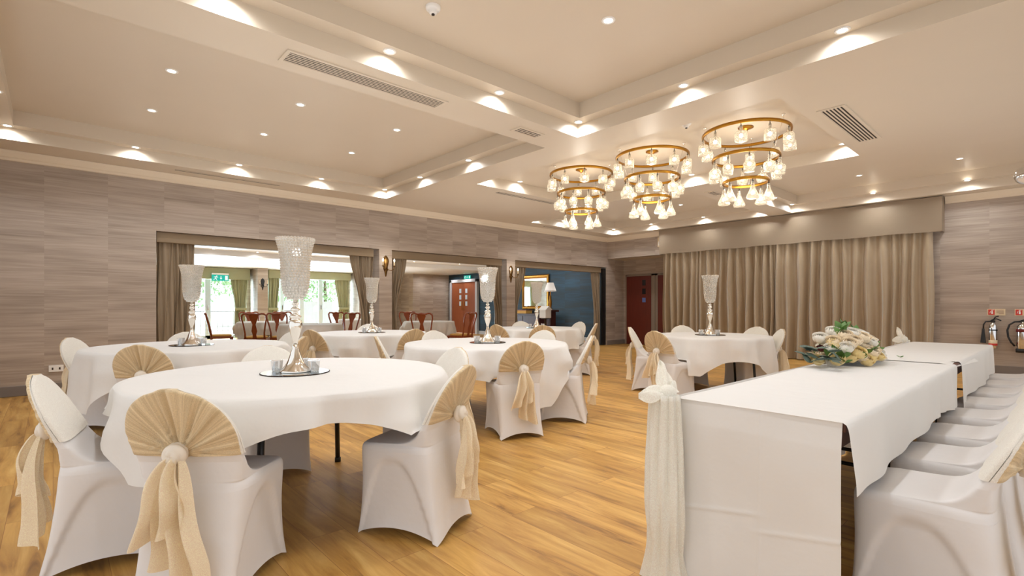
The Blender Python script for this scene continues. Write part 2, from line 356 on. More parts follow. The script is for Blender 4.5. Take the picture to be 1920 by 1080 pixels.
# glazed patio doors in the far wall
def window(name, x0,x1,zt, posts, meeting):
    r=bpy.data.objects.new(name,None); C.objects.link(r); r.location=(0,YW+.1,0); struct(r)
    g=G()
    for p,wd in posts: g.box(p-wd/2,p+wd/2,-.03,.03,.0,zt)
    g.box(x0,x1,-.03,.03,zt-.09,zt).box(x0,x1,-.03,.03,0,.12)
    struct(g.build('window_frame',M['upvc'],r,bevel=.006))
    g=G().add([(x0,0,.12),(x1,0,.12),(x1,0,zt-.09),(x0,0,zt-.09)],[(0,1,2,3)],0,False); struct(g.build('pane',M['pane'],r))
    g=G()
    for q in meeting: g.box(q-.012,q+.012,-.075,-.03,.98,1.14)
    struct(g.build('handle',M['chrome'],r))
window('window_1',3.3,5.05,2.12,[(3.34,.1),(3.88,.17),(4.98,.1)],[3.88])
window('window_2',5.72,8.75,2.2,[(5.78,.1),(6.28,.14),(7.0,.16),(7.72,.16),(8.7,.1)],[6.28,7.72])

# outdoors
struct(G().box(-30,45,19.76,70,-.12,-.06).build('ground',M['patio']))
def treeshape(x,y,h,r,seed,label,cat='tree'):
    t=thing('tree',label,cat,(x,y,-.06))
    rnd=random.Random(seed)
    g=G()
    for k in range(30):
        a=rnd.uniform(0,2*pi); q=r*sqrt(rnd.random()); z=h*(.3+.68*rnd.random()); q*=1-.55*abs(z/h-.55); c=(q*cos(a),q*sin(a),z); cr=r*rnd.uniform(.25,.45)
        for _ in range(70):       # leaves of one clump
            d=Vector((rnd.gauss(0,1),rnd.gauss(0,1),rnd.gauss(0,1))).normalized()*cr*rnd.uniform(.5,1); w=rnd.uniform(.06,.13)
            u=Vector((rnd.gauss(0,1),rnd.gauss(0,1),rnd.gauss(0,1))).normalized(); v=u.cross(d).normalized(); p=Vector(c)+d
            g.add([p-u*w,p+v*w*.6,p+u*w,p-v*w*.6],[(0,1,2,3)],0,False)
    g.build('foliage',M['tree'],t)
    G().tube([(0,0,0),(.05,0,h*.3),(0,.05,h*.6)],[.16,.12,.07],10).build('trunk',M['bark'],t)
treeshape(5.2,30,5.2,2.0,1,'bright green tree outside the left patio door')
treeshape(10.2,33,4.6,1.9,2,'bright green tree beyond the low wall, outside the middle patio door')
treeshape(14.5,36,5.5,2.6,3,'bright green tree outside the right patio door')
treeshape(1.0,34,6,2.4,4,'bright green tree outside, furthest left through the first opening')
g=G().box(6.5,30,27,27.4,-.06,1.25).box(6.5,30,26.95,27.45,1.25,1.33); tag(g.build('garden_wall',M['stone']),'pale garden wall outside the wide patio doors','wall')
t=thing('railing','thin dark railing outside the left patio door','railing',(2.5,24,-.06))
g=G(); g.tube([(0,0,.95),(6,0,.95)],.02,6); g.build('top_rail',M['base'],t)
g=G()
for k in range(31): g.tube([(k*.2,0,0),(k*.2,0,.95)],.008,5)
g.build('baluster_panel',M['base'],t)

# ------------------------------------------------------------------ doors
def vision(g, r): pass
d=bpy.data.objects.new('door_1',None); C.objects.link(d); d.location=(XR-.02,8.34,0); struct(d)
struct(G().box(-.045,0,-.41,.41,.01,1.985).build('leaf',M['door'],d,bevel=.004))
for z in (1.79,1.545): struct(G().box(-.052,-.044,-.24,-.13,z-.08,z+.08).build('vision_panel',M['darkglass'],d))
o=struct(G().box(-.052,-.044,-.24,-.13,1.23,1.36).build('door_sign',M['bluesign'],d)); o['label']='small blue square sign'
d=bpy.data.objects.new('door_2',None); C.objects.link(d); d.location=(XR-.02,7.3,0); struct(d)
struct(G().box(-.045,0,-.41,.41,.01,1.985).build('leaf',M['door'],d,bevel=.004))
g=G().box(XR-.05,XR,8.75,8.80,0,2.04).box(XR-.05,XR,7.72,7.93,0,2.04).box(XR-.05,XR,7.05,8.80,1.985,2.04).box(XR-.07,XR-.05,7.80,7.85,0,2.0)
struct(g.build('trim_3',M['frame'],bevel=.004))

d=bpy.data.objects.new('door_3',None); C.objects.link(d); d.location=(12.47,16.62,0); struct(d)
for s in (-1,1):
    l=struct(G().box(-.045,0,min(s*.005,s*.8),max(s*.005,s*.8),.01,2.08).build('leaf',M['doorlight'],d,bevel=.004))
    for z in (1.73,1.47,1.21): struct(G().box(-.052,-.044,min(s*.14,s*.27),max(s*.14,s*.27),z-.09,z+.09).build('vision_panel',M['paneglow'],l))
    struct(G().tube([(-.045,s*.07,.95),(-.09,s*.07,.95),(-.09,s*.07,1.3),(-.045,s*.07,1.3)],.012,8).build('pull_handle',M['brass'],l))
g=G().box(-.08,.03,.81,.93,0,2.2).box(-.08,.03,-.93,-.81,0,2.2).box(-.08,.03,-.93,.93,2.08,2.2)
struct(g.build('door_frame',M['greyframe'],d,bevel=.005))

# running-man exit signs
def exit_sign(loc, rz, w, h, label, strip):
    t=thing('exit_sign',label,'sign',loc,rz,)
    G().box(-w/2,w/2,-.015,.015,-h/2,h/2).build('sign_panel',M['exit'],t)
    if strip: G().box(-w/2,w/2,-.03,.03,h/2,h/2+.055).build('light_fitting',M['white'],t,bevel=.006)
    g=G(); y=-.017; k=h
    def poly(p): g.add([(a*k,y,b*k) for a,b in p],[tuple(range(len(p)))],0,False)
    x=-w/2/k
    # running figure: head, torso, arms, legs
    poly([(x+.72+.09*cos(q*.785),.28+.09*sin(q*.785)) for q in range(8)])
    poly([(x+.5,-.08),(x+.62,-.1),(x+.72,.18),(x+.58,.2)])
    poly([(x+.58,.2),(x+.3,.14),(x+.3,.06),(x+.6,.12)]); poly([(x+.7,.16),(x+.9,.02),(x+.94,.09),(x+.72,.2)])
    poly([(x+.52,-.06),(x+.36,-.22),(x+.18,-.22),(x+.18,-.3),(x+.4,-.3),(x+.6,-.1)]); poly([(x+.54,-.06),(x+.76,-.2),(x+.7,-.4),(x+.62,-.4),(x+.66,-.22),(x+.5,-.12)])
    # arrow and door
    poly([(-.06+.1,.3),(.04+.1,.3),(.04+.1,-.05),(-.06+.1,-.05)]); poly([(-.2+.1,-.02),(.18+.1,-.02),(-.01+.1,-.3)])
    X=w/2/k; poly([(X-.55,-.36),(X-.15,-.36),(X-.15,.36),(X-.55,.36)])
    g.build('pictogram',M['exitwhite'],t)
exit_sign((4.13,19.02,2.06),0,.5,.2,'green running-man exit sign over the left patio door',True)
exit_sign((12.42,16.35,2.28),-pi/2,.42,.14,'small green exit sign above the far double doors',False)

# ------------------------------------------------------------------ curtains
def pleated(name, p0, p1, z0, z1, n, amp, m, parent=None, seed=0, top=None, bot=None, nz=14, bind=None):
    """hanging pleated curtain between plan points p0 and p1; top / bot = (a,b) spans of the line it covers there; bind=(z,(a,b)) gathers it"""
    top=top or (0,1); bot=bot or (0,1); rnd=random.Random(seed)
    dx,dy=p1[0]-p0[0],p1[1]-p0[1]; Ln=sqrt(dx*dx+dy*dy); tx,ty=dx/Ln,dy/Ln; nx,ny=-ty,tx
    w=[rnd.uniform(.55,1.45) for _ in range(n)]; S=sum(w); edges=[0]
    for q in w: edges.append(edges[-1]+q/S)
    am=[rnd.uniform(.6,1.25) for _ in range(n)]
    def wave(u):
        for k in range(n):
            if u<=edges[k+1]+1e-9:
                f=(u-edges[k])/(edges[k+1]-edges[k]); return am[k]*sin(2*pi*f)
        return 0
    def f(u,v):
        z=z1+(z0-z1)*v
        if bind:
            zb,sp=bind; 
            if z>zb:
                q=((z1-z)/(z1-zb)); q=q*q*(3-2*q)*.75+q*.25; a=top[0]+(sp[0]-top[0])*q; b=top[1]+(sp[1]-top[1])*q
            else:
                q=((zb-z)/(zb-z0)); a=sp[0]+(bot[0]-sp[0])*q; b=sp[1]+(bot[1]-sp[1])*q
        else:
            a=top[0]+(bot[0]-top[0])*v; b=top[1]+(bot[1]-top[1])*v
        s=a+(b-a)*u; d=amp*wave(u)*(.75+.35*v)+amp*.25*sin(5*v+u*9+seed)*v
        s2=s*Ln+.012*sin(v*7+u*23)
        return (p0[0]+tx*s2+nx*d,p0[1]+ty*s2+ny*d,z)
    return G().sheet(f,n*10,nz).build(name,m,parent)
tag(pleated('curtain',(11.66,7.02),(11.66,4.32),.015,2.6,16,.075,M['curtain'],seed=3),'long taupe satin curtain on the right-hand wall, the half nearer the red-brown doors','curtain','taupe satin wall curtains')
tag(pleated('curtain',(11.64,4.36),(11.66,1.6),.015,2.6,14,.08,M['curtain'],seed=11),'long taupe satin curtain on the right-hand wall, the half nearer the fire extinguishers','curtain','taupe satin wall curtains')
g=G()
def pel(u,v):
    y=7.06+(1.47-7.06)*u; z=3.07+(2.455-3.07)*v
    return (11.53+.012*sin(u*40)*v+.02*v,y,z+.006*sin(u*31))
g.sheet(pel,60,8); g.sheet(lambda u,v:(11.53+.02*v+(XC-.01-11.53)*u,1.47,3.07+(2.455-3.07)*v),4,8); g.sheet(lambda u,v:(11.53+.02*v+(XC-.01-11.53)*u,7.06,3.07+(2.455-3.07)*v),4,8)
tag(g.build('curtain_pelmet',M['pelmet']),'deep taupe fabric pelmet above the long satin curtains','pelmet')

def opening_pelmet(x0,x1,label):
    g=G().box(x0,x1,8.965,9.1,2.075,2.225); tag(g.build('curtain_pelmet',M['header'],bevel=.005),label,'pelmet','brown pelmets in the wall openings')
opening_pelmet(1.12,4.56,'brown fabric pelmet across the widest, left opening')
opening_pelmet(4.925,7.84,'brown fabric pelmet across the middle opening between the sconces')
opening_pelmet(8.21,11.6,'brown fabric pelmet across the opening beside the navy wall')
M['tied']=pbr('brown_tied_curtain',lin(146,128,104),.5,noise=.08,scale=4)
def oc(x0,x1,top,bot,bind,n,seed,label):
    t=pleated('curtain',(x0,9.03),(x1,9.03),.02,2.09,n,.03,M['tied'],seed=seed,top=top,bot=bot,bind=bind)
    tag(t,label,'curtain','taupe curtains in the wall openings')
oc(1.12,1.62,(0,1),(0,.95),None,7,1,'straight taupe curtain at the left edge of the widest opening')
oc(4.1,4.6,(0,1),(.45,.85),(.95,(.5,.8)),7,2,'taupe curtain tied back at the right edge of the widest opening')
oc(4.93,5.33,(0,1),(.02,.45),(.95,(.02,.35)),7,4,'taupe curtain tied back at the left edge of the middle opening')
oc(7.4,7.88,(0,1),(.5,1),(.95,(.62,.98)),7,5,'taupe curtain tied back at the right edge of the middle opening')
oc(8.21,8.68,(0,1),(.02,.4),(.95,(.02,.3)),7,6,'taupe curtain tied back at the left edge of the opening beside the navy wall')
oc(11.2,11.62,(0,1),(.3,1),(.95,(.4,.95)),6,7,'slim taupe curtain at the right end of the opening beside the navy wall')
g=G()
for k in range(4): g.box(11.63+k*.036,11.662+k*.036,8.93,9.17,.01,2.2)
tag(g.build('folding_partition',M['black']),'black folded partition stacked at the end of the right opening','partition')

def green_set(x0,x1,zt,label_p,cs):
    g=G().box(x0,x1,19.15,19.45,zt-.02,2.41); tag(g.build('curtain_pelmet',M['green'],bevel=.01),label_p,'pelmet')
    for a,b,bot,seed,lab in cs:
        o=pleated('curtain',(a,19.3),(b,19.3),.03,zt,6,.035,M['green'],seed=seed,bot=bot,bind=(1.0,bot))
        tag(o,lab,'curtain')
        s=bot; L=b-a; tb=G().box(a+L*s[0]-.02,a+L*s[1]+.02,19.22,19.38,.96,1.06).build('tieback',M['green'],o,bevel=.02)
green_set(3.28,5.08,2.04,'sage green pelmet over the left patio door',[(4.5,5.05,(.25,.85),21,'sage green curtain tied back right of the left patio door')])
green_set(5.7,8.76,2.14,'sage green pelmet over the wide patio doors',[(5.72,6.12,(0,.75),22,'sage green curtain at the left of the wide patio doors'),(8.15,8.74,(.3,.95),23,'sage green curtain at the right of the wide patio doors')])

# ------------------------------------------------------------------ ceiling fittings
def make_downlight():
    t=thing('downlight','','downlight')
    G().lathe([(.034,0),(.036,-.006),(.05,-.008),(.054,-.003),(.054,.004)],24,cap0=False,cap1=False).build('trim_ring',M['white'],t)
    G().lathe([(.001,-.003),(.034,-.003),(.035,.004)],24,cap1=False).build('lens',M['lens'],t)
    return t
DL=make_downlight(); index(DL); first=[True]
def lamp(kind,loc,power,col,size=.04,angle=168,blend=1,rot=None):
    l=bpy.data.lights.new('lamp',kind); l.energy=power; l.color=col
    if kind=='SPOT': l.spot_size=radians(angle); l.spot_blend=blend; l.shadow_soft_size=size
    if kind=='POINT': l.shadow_soft_size=size
    o=bpy.data.objects.new('lamp',l); C.objects.link(o); o.location=loc
    if rot: o.rotation_euler=rot
    return o
WARM=(1,.93,.82); COOL=(.91,.95,1)
def downlight(x,y,z,label,group,power=16,geo=True,col=None):
    if geo:
        if first[0]:
            first[0]=False; r=DL; r.location=(x,y,z); r['label']=label; r['group']=group
        else: dup(DL,(x,y,z),0,label,group)
    lamp('SPOT',(x,y,z-.014),power*1.95,col or COOL,.045)
ordn=['first','second','third','fourth','fifth','sixth']
for k,x in enumerate((.84,2.045,3.25)):
    downlight(x,5.76,Z2,f'downlight in the left ceiling recess, nearer row, {ordn[k]} from the left','left recess downlights')
    downlight(x,7.08,Z2,f'downlight in the left ceiling recess, row nearer the back wall, {ordn[k]} from left','left recess downlights')
for k,x in enumerate((-.39,.8,2.03,3.25,4.39)):
    downlight(x,8.21,Z1,f'downlight on the left ceiling recess edge along the back wall, {ordn[k]} from left','left recess edge downlights')
for k,y in enumerate((7.04,5.75)):
    downlight(4.39,y,Z1,f'downlight on the right-hand edge of the left ceiling recess, {ordn[k]} from the back corner','left recess edge downlights')
downlight(-.41,6.96,Z1,'downlight on the far-left edge of the left ceiling recess, at the photo border','left recess edge downlights')
for k,x in enumerate((.85,2.03,3.215)):
    downlight(x,3.715,Z1,f'downlight on the left-hand edge of the overhead centre recess, {ordn[2-k]} from its corner','centre recess edge downlights')
downlight(4.39,3.71,Z1,'downlight in the corner of the overhead centre recess','centre recess edge downlights')
for k,y in enumerate((2.43,1.136)):
    downlight(4.395,y,Z1,f'downlight on the right-hand edge of the overhead centre recess, {ordn[k]} from its corner','centre recess edge downlights')
downlight(3.23,2.425,Z2,'single downlight in the flat of the overhead centre recess','centre recess downlights',20)
for x,y in ((.9,2.43),(2.05,1.1),(.9,1.1),(3.23,1.1),(2.05,2.43)): downlight(x,y,Z2,'','',18,geo=False)
for k,(x,y) in enumerate(((7.6,1.96),(7.6,4.06))):
    downlight(x,y,3.25,['downlight at the near right corner of the chandelier recess','downlight on the far edge of the chandelier recess, between the chandeliers'][k],'chandelier recess downlights')
for x,y,l in ((5.87,6.25,'downlight at the back end of the chandelier recess, right of two'),(5.2,6.25,'downlight at the back end of the chandelier recess, left of two')):
    downlight(x,y,3.25,l,'chandelier recess downlights')
for x,y,l in ((8.35,8.31,'downlight at the left end of the back-corner recess'),(9.26,8.31,'downlight on the back wall edge of the back-corner recess'),(11.31,8.31,'downlight in the back corner of the back-corner recess'),
              (11.31,7.15,'downlight on the curtain side of the back-corner recess, nearer the corner'),(11.31,5.75,'downlight on the curtain side of the back-corner recess, further from the corner'),(11.31,4.45,'downlight at the right end of the back-corner recess')):
    downlight(x,y,Z1,l,'back-corner recess downlights')
downlight(10.37,5.8,Z2,'downlight in the flat of the back-corner recess, right of two','back-corner recess downlights')
downlight(10.38,7.12,Z2,'downlight in the flat of the back-corner recess, left of two','back-corner recess downlights')
for x,y,l in ((11.22,3.79,'downlight in the left corner of the recess above the pelmet'),(11.22,2.41,'downlight over the pelmet, left of two'),(11.22,1.11,'downlight over the wall above the extinguishers'),(10.3,3.79,'downlight on the short left end of the recess above the pelmet')):
    downlight(x,y,Z1,l,'right recess downlights')
downlight(10.3,2.413,Z2,'downlight in the flat ceiling right of the third chandelier, left of two','right recess downlights')
downlight(10.25,1.1,Z2,'downlight in the flat ceiling right of the third chandelier, right of two','right recess downlights')
FD=[(2.96,14.3,2.55,'nearest the left curtain'),(4.0,14.4,2.55,'second from the left curtain'),(3.6,16.5,2.42,'above the exit sign'),(4.64,16.85,2.42,'left of the dark sconce'),(4.62,15.6,2.42,'above the dark sconce'),
    (6.2,16.9,2.42,'above the wide patio doors, left of two'),(7.43,16.8,2.42,'above the wide patio doors, right of two'),(5.6,13.95,2.55,'just right of the tall crystal vase'),(8.58,14.1,2.55,'top left in the middle opening'),
    (8.36,12.45,2.55,'at the left edge of the middle opening'),(10.23,13.9,2.55,'top middle of the middle opening'),(11.1,17.3,2.42,'lowest left in the middle opening'),(12.1,17.2,2.42,'lowest middle in the middle opening'),
    (12.2,16.3,2.42,'above the far double doors'),(10.5,13.0,2.55,'top right in the middle opening'),(11.0,11.3,2.55,'above the gilt mirror'),(11.9,10.9,2.55,'left of the slim curtain near the navy wall')]
for x,y,z,l in FD: downlight(x,y,z-.001,'far-room ceiling downlight '+l,'far room downlights',14)

def vent(cx,cy,z,L,W,ns,rz,label,frame=True):
    t=thing('air_vent',label,'vent',(cx,cy,z),rz)
    G().box(-L/2,L/2,-W/2,W/2,-.004,.0).build('backing',M['grille'],t)
    s=W/ns
    for k in range(ns+1):
        y=-W/2+k*s
        G().box(-L/2,L/2,y-s*.24,y+s*.24,-.0055,-.003).build('slat',M['ceil'],t)
    if frame:
        g=G(); b=.028
        g.box(-L/2-b,L/2+b,-W/2-b,-W/2,-.01,0).box(-L/2-b,L/2+b,W/2,W/2+b,-.01,0).box(-L/2-b,-L/2,-W/2,W/2,-.01,0).box(L/2,L/2+b,-W/2,W/2,-.01,0)
        g.build('frame',M['ceil'],t)
vent(2.04,4.057,ZC,1.41,.17,6,0,'long slatted air vent between the left and centre ceiling recesses')
vent(6.34,1.555,ZC,1.38,.19,6,0,'slatted air vent right of the third chandelier')
vent(3.92,4.05,ZC,.33,.11,3,0,'small air vent by the corner of the centre ceiling recess')
vent(2.0,8.56,ZC,1.42,.05,1,0,'thin slot vent along the back wall above the widest opening',False)
vent(6.33,6.56,ZC,1.4,.1,2,0,'slot vent left of the smallest-looking chandelier',False)
vent(8.44,4.09,ZC,.33,.12,3,0,'small air vent behind the third chandelier')
vent(9.6,8.62,ZC,1.4,.05,1,0,'thin slot vent above the opening beside the navy wall',False)

def detector(x,y,z,label):
    t=thing('smoke_detector',label,'smoke detector',(x,y,z))
    G().lathe([(.055,0),(.055,-.018),(.048,-.028),(.03,-.03),(.03,-.05),(.02,-.055),(.001,-.056)],24,cap0=False).build('housing',M['white'],t)
    G().lathe([(.012,-.056),(.012,-.064),(.001,-.066)],12,cap0=False).build('sensor',M['grille'],t)
detector(2.11,3.2,Z2,'round smoke detector at the top edge of the photo')
detector(5.4,2.95,3.25,'round smoke detector between the second and third chandeliers')
t=thing('mirror_ball','chrome ball hanging at the right border of the photo','ball',(9.97,.38,2.95))
G().ball((0,0,0),.125,28,18).build('ball',M['chrome'],t); G().tube([(0,0,.12),(0,0,.44)],.008,8).build('rod',M['chrome'],t)
t=thing('alarm_box','small cream box on the wall at the left end of the pelmet','box',(XC,7.15,2.8))
G().box(-.05,0,-.09,.09,-.13,.13).build('housing',M['cream'],t,bevel=.01)
G().box(-.056,-.05,-.06,.06,-.09,.02).build('face',M['white'],t)
t=thing('wall_socket','white double socket low on the wall behind the left chair','socket',(.03,YB,.32))
G().box(-.073,.073,-.012,0,-.043,.043).build('plate',M['white'],t,bevel=.004)
for s in (-1,1): G().box(s*.035-.008,s*.035+.008,-.0135,-.012,-.015,.015).build('pin_holes',M['grille'],t)

# ------------------------------------------------------------------ chandeliers
def square(w,z,n=6,k=6,c=(0,0)):
    out=[]
    for q in range(4*k):
        s=q//k; f=2*(q%k)/k-1
        u,v=[(f,-1),(1,f),(-f,1),(-1,-f)][s]; p=(abs(u)**n+abs(v)**n)**(1/n)
        out.append((c[0]+w*u/p,c[1]+w*v/p,z))
    return out
def bottle_mesh(kind):
    g=G()
    if kind==0:
        P=[(.014,-.03,2),(.014,-.075,2),(.018,-.082,2),(.04,-.09,8),(.044,-.1,9),(.044,-.195,9),(.036,-.2,6)]
    elif kind==1:
        P=[(.014,-.03,2),(.013,-.06,2),(.018,-.066,2),(.012,-.072,2),(.018,-.1,2),(.042,-.118,3),(.05,-.14,3),(.044,-.19,3),(.034,-.2,3),(.042,-.204,3),(.042,-.218,3)]
    else:
        P=[(.012,-.03,2),(.013,-.055,2),(.02,-.062,2),(.012,-.068,2),(.018,-.085,2),(.028,-.12,2),(.05,-.175,2.3),(.056,-.2,2.3),(.05,-.214,2.3),(.04,-.218,2.3)]
    g.loft([square(w,z,n) for w,z,n in P],cap0=False); return g
def make_chandelier():
    t=thing('chandelier','','chandelier')
    zr=[-.08,-.37,-.65]; RR=[.475,.362,.245]
    G().lathe([(.001,0),(.075,0),(.085,-.012),(.03,-.03),(.012,-.05),(.001,-.05)],24,cap0=False).build('canopy',M['brass'],t)
    for z,R in zip(zr,RR):
        prof=[(R-.011,z-.016),(R+.011,z-.016),(R+.013,z),(R+.011,z+.016),(R-.011,z+.016),(R-.013,z),(R-.011,z-.016)]
        G().lathe(prof,64,cap0=False,cap1=False).build('ring',M['brass'],t,recalc=True)
    for a in (15,135,255):
        c,s=cos(radians(a)),sin(radians(a))
        g=G(); g.lathe([(.001,0),(.022,0),(.016,-.012),(.006,-.02)],10,(c*.475,s*.475,0)); g.tube([(c*.475,s*.475,0),(c*.475,s*.475,zr[0])],.003,5)
        g.tube([(c*.462,s*.462,zr[0]),(c*.362,s*.362,zr[1])],.002,5); g.tube([(c*.362,s*.362,zr[1]),(c*.245,s*.245,zr[2])],.002,5)
        g.build('hanging_wire',M['silver'],t)
    for k,(z,R,n) in enumerate(zip(zr,RR,(10,10,6))):
        bm=None
        for i in range(n):
            a=2*pi*i/n+.3+k*.2
            if bm is None:
                b=bottle_mesh(k).build('glass_bottle',M['bottle'],t); bm=b.data
                q=G().ball((0,0,-.135-.015*(k==2)),.018,10,8,sq=1.25).build('bulb',M['bulb'],b); w=G().tube([(0,0,0),(0,0,-.115)],.003,5).tube([(0,0,-.022),(0,0,-.045)],.008,8).build('cord',M['rubber'],b)
            else:
                b=bpy.data.objects.new('glass_bottle',bm); C.objects.link(b); b.parent=t
                for src in (q,w):
                    c=src.copy(); C.objects.link(c); c.parent=b
            b.scale=(1.2,1.2,1.05); b.location=(R*cos(a),R*sin(a),z-.016); b.rotation_euler=(0,0,a*1.7)
    return t
ch=make_chandelier(); index(ch)
CH=[((6.05,2.55,3.25),'three-tier brass ring chandelier of glass bottles, nearest, in front of the pelmet'),((6.05,3.81,3.25),'three-tier brass ring chandelier of glass bottles, middle of the three'),((6.05,5.06,3.25),'three-tier brass ring chandelier of glass bottles, furthest, by the back wall')]
ch.location=CH[0][0]; ch['label']=CH[0][1]; ch['group']='brass chandeliers'
for k,(p,l) in enumerate(CH[1:]): dup(ch,p,.25*(k+1),l,'brass chandeliers')
for p,l in CH:
    for dz,pw in ((-.3,2),(-.6,4),(-.9,5)): lamp('POINT',(p[0],p[1],p[2]+dz),pw,WARM,.12)

# ------------------------------------------------------------------ sconces
def sconce(loc, rz, m, lit, label):
    t=thing('wall_sconce',label,'wall light',loc,rz)      # faces -Y
    g=G(); P=[(.002,-.2),(.012,-.19),(.02,-.15),(.03,-.1),(.05,-.06),(.042,-.01),(.058,.05),(.068,.1),(.06,.15),(.035,.19),(.012,.205),(.002,.215)]
    g.loft([[(w*cos(2*pi*j/20),-.022*(.3+min(1,w/.05))*max(0,-sin(2*pi*j/20))-.0,z+.0) for j in range(20)] for w,z in P]); g.build('back_plate',m,t)
    for s in (-1,1):
        pts=[(0,-.02,-.03),(s*.03,-.06,-.07),(s*.07,-.1,-.08),(s*.11,-.12,-.05),(s*.12,-.12,-.01)]
        a=G().tube(pts,.007,8).lathe([(.006,-.012),(.026,-.004),(.028,.004),(.012,.008)],14,(s*.12,-.12,0)).build('arm',m,t)
        G().lathe([(.011,.005),(.011,.08),(.002,.085)],12,(s*.12,-.12,0)).build('candle_tube',M['cream'],a)
        G().lathe([(.003,.083),(.014,.1),(.015,.115),(.006,.14),(.001,.15)],12,(s*.12,-.12,0)).build('bulb',M['bulb'] if lit else M['cream'],a)
    if lit: lamp('POINT',(loc[0],loc[1]-.18,loc[2]+.12),1.2,WARM,.05)
sconce((4.78,YB-.0,1.9),0,M['oldbrass'],True,'brass two-arm wall sconce on the pier between the left and middle openings')
sconce((8.06,YB-.0,1.88),0,M['oldbrass'],True,'brass two-arm wall sconce on the pier between the middle and right openings')
sconce((5.33,18.6,1.86),0,M['black'],False,'dark unlit sconce on the far pillar between the patio doors')

# ------------------------------------------------------------------ covered banquet chairs
def rose(R,seed):
    """cabbage-shaped bloom: overlapping petals wrapped over nested globes"""
    g=G(); rnd=random.Random(seed)
    g.ball((0,0,.2*R),.2*R,10,8,sq=1.3)
    for lay,(n,rad,bot,top,lip) in enumerate(((3,.34,2.2,.18,.02),(3,.46,2.2,.3,.04),(4,.6,2.3,.45,.06),(5,.74,2.3,.62,.09),(5,.87,2.35,.82,.13),(6,1.0,2.4,1.1,.18))):
        for i in range(n):
            a0=2*pi*i/n+lay*.6+rnd.uniform(-.15,.15); half=1.75*pi/n; tp=top+rnd.uniform(-.08,.08)
            def f(u,v):
                w=(u-.5)*2; t=a0+w*half*(.75+.25*sin(pi*min(1,.3+.5*v))); ph=bot+(tp+.13*w*w-bot)*v
                r=rad*R*(1+.07*w+lip*v**5); return (r*sin(ph)*cos(t),r*sin(ph)*sin(t),r*cos(ph)*.8+.02*R)
            g.sheet(f,7,7)
    return g
def ring(w,yf,yr,n,z,k=16,hem=0,arch=False):
    h=(yf-yr)/2; yc=(yf+yr)/2; out=[]
    for q in range(4):
        for i in range(k):
            f=2*i/k-1
            u,v=[(f,-1),(1,f),(-f,1),(-1,-f)][q]
            p=(abs(u)**n+abs(v)**n)**(1/n); U,V=u/p,v/p
            corner=min(1,(abs(u)*abs(v)))
            zz=z; W=w; H=h
            if hem:
                fall=max(0,1-z/.40); e=1-abs(f)**2.2
                zz=z+hem*e*fall**2
                s=1-.07*e*fall
                W*=s; H*=s
            x=U*W; y=yc+V*H
            if arch and abs(u)==1 and abs(f)<.99:      # stretched side panel inside a curved seam
                lim=.41*max(0,1-abs((f+.05)/.93)**2.6)
                d=max(0,min(1,(lim-zz)/.035)); d=d*d*(3-2*d)
                x-= (1 if u>0 else -1)*.017*d
            out.append((x,y,zz))
    return out
def back_row(z):
    zc=.645; R=.212
    w=.212 if z<zc else .213*max(.02,(1-((z-zc)/R)**2.15))**.5
    yf=-.112-.16*((z-.56)/.3)**.9 if z>.56 else -.112
    yr=-.175-.122*((z-.56)/.3)**1.0 if z>.56 else -.175
    return w,yf,yr
ZB=[.56,.58,.60,.625,.65,.675,.70,.725,.75,.77,.79,.81,.825,.838,.847,.853,.8562]
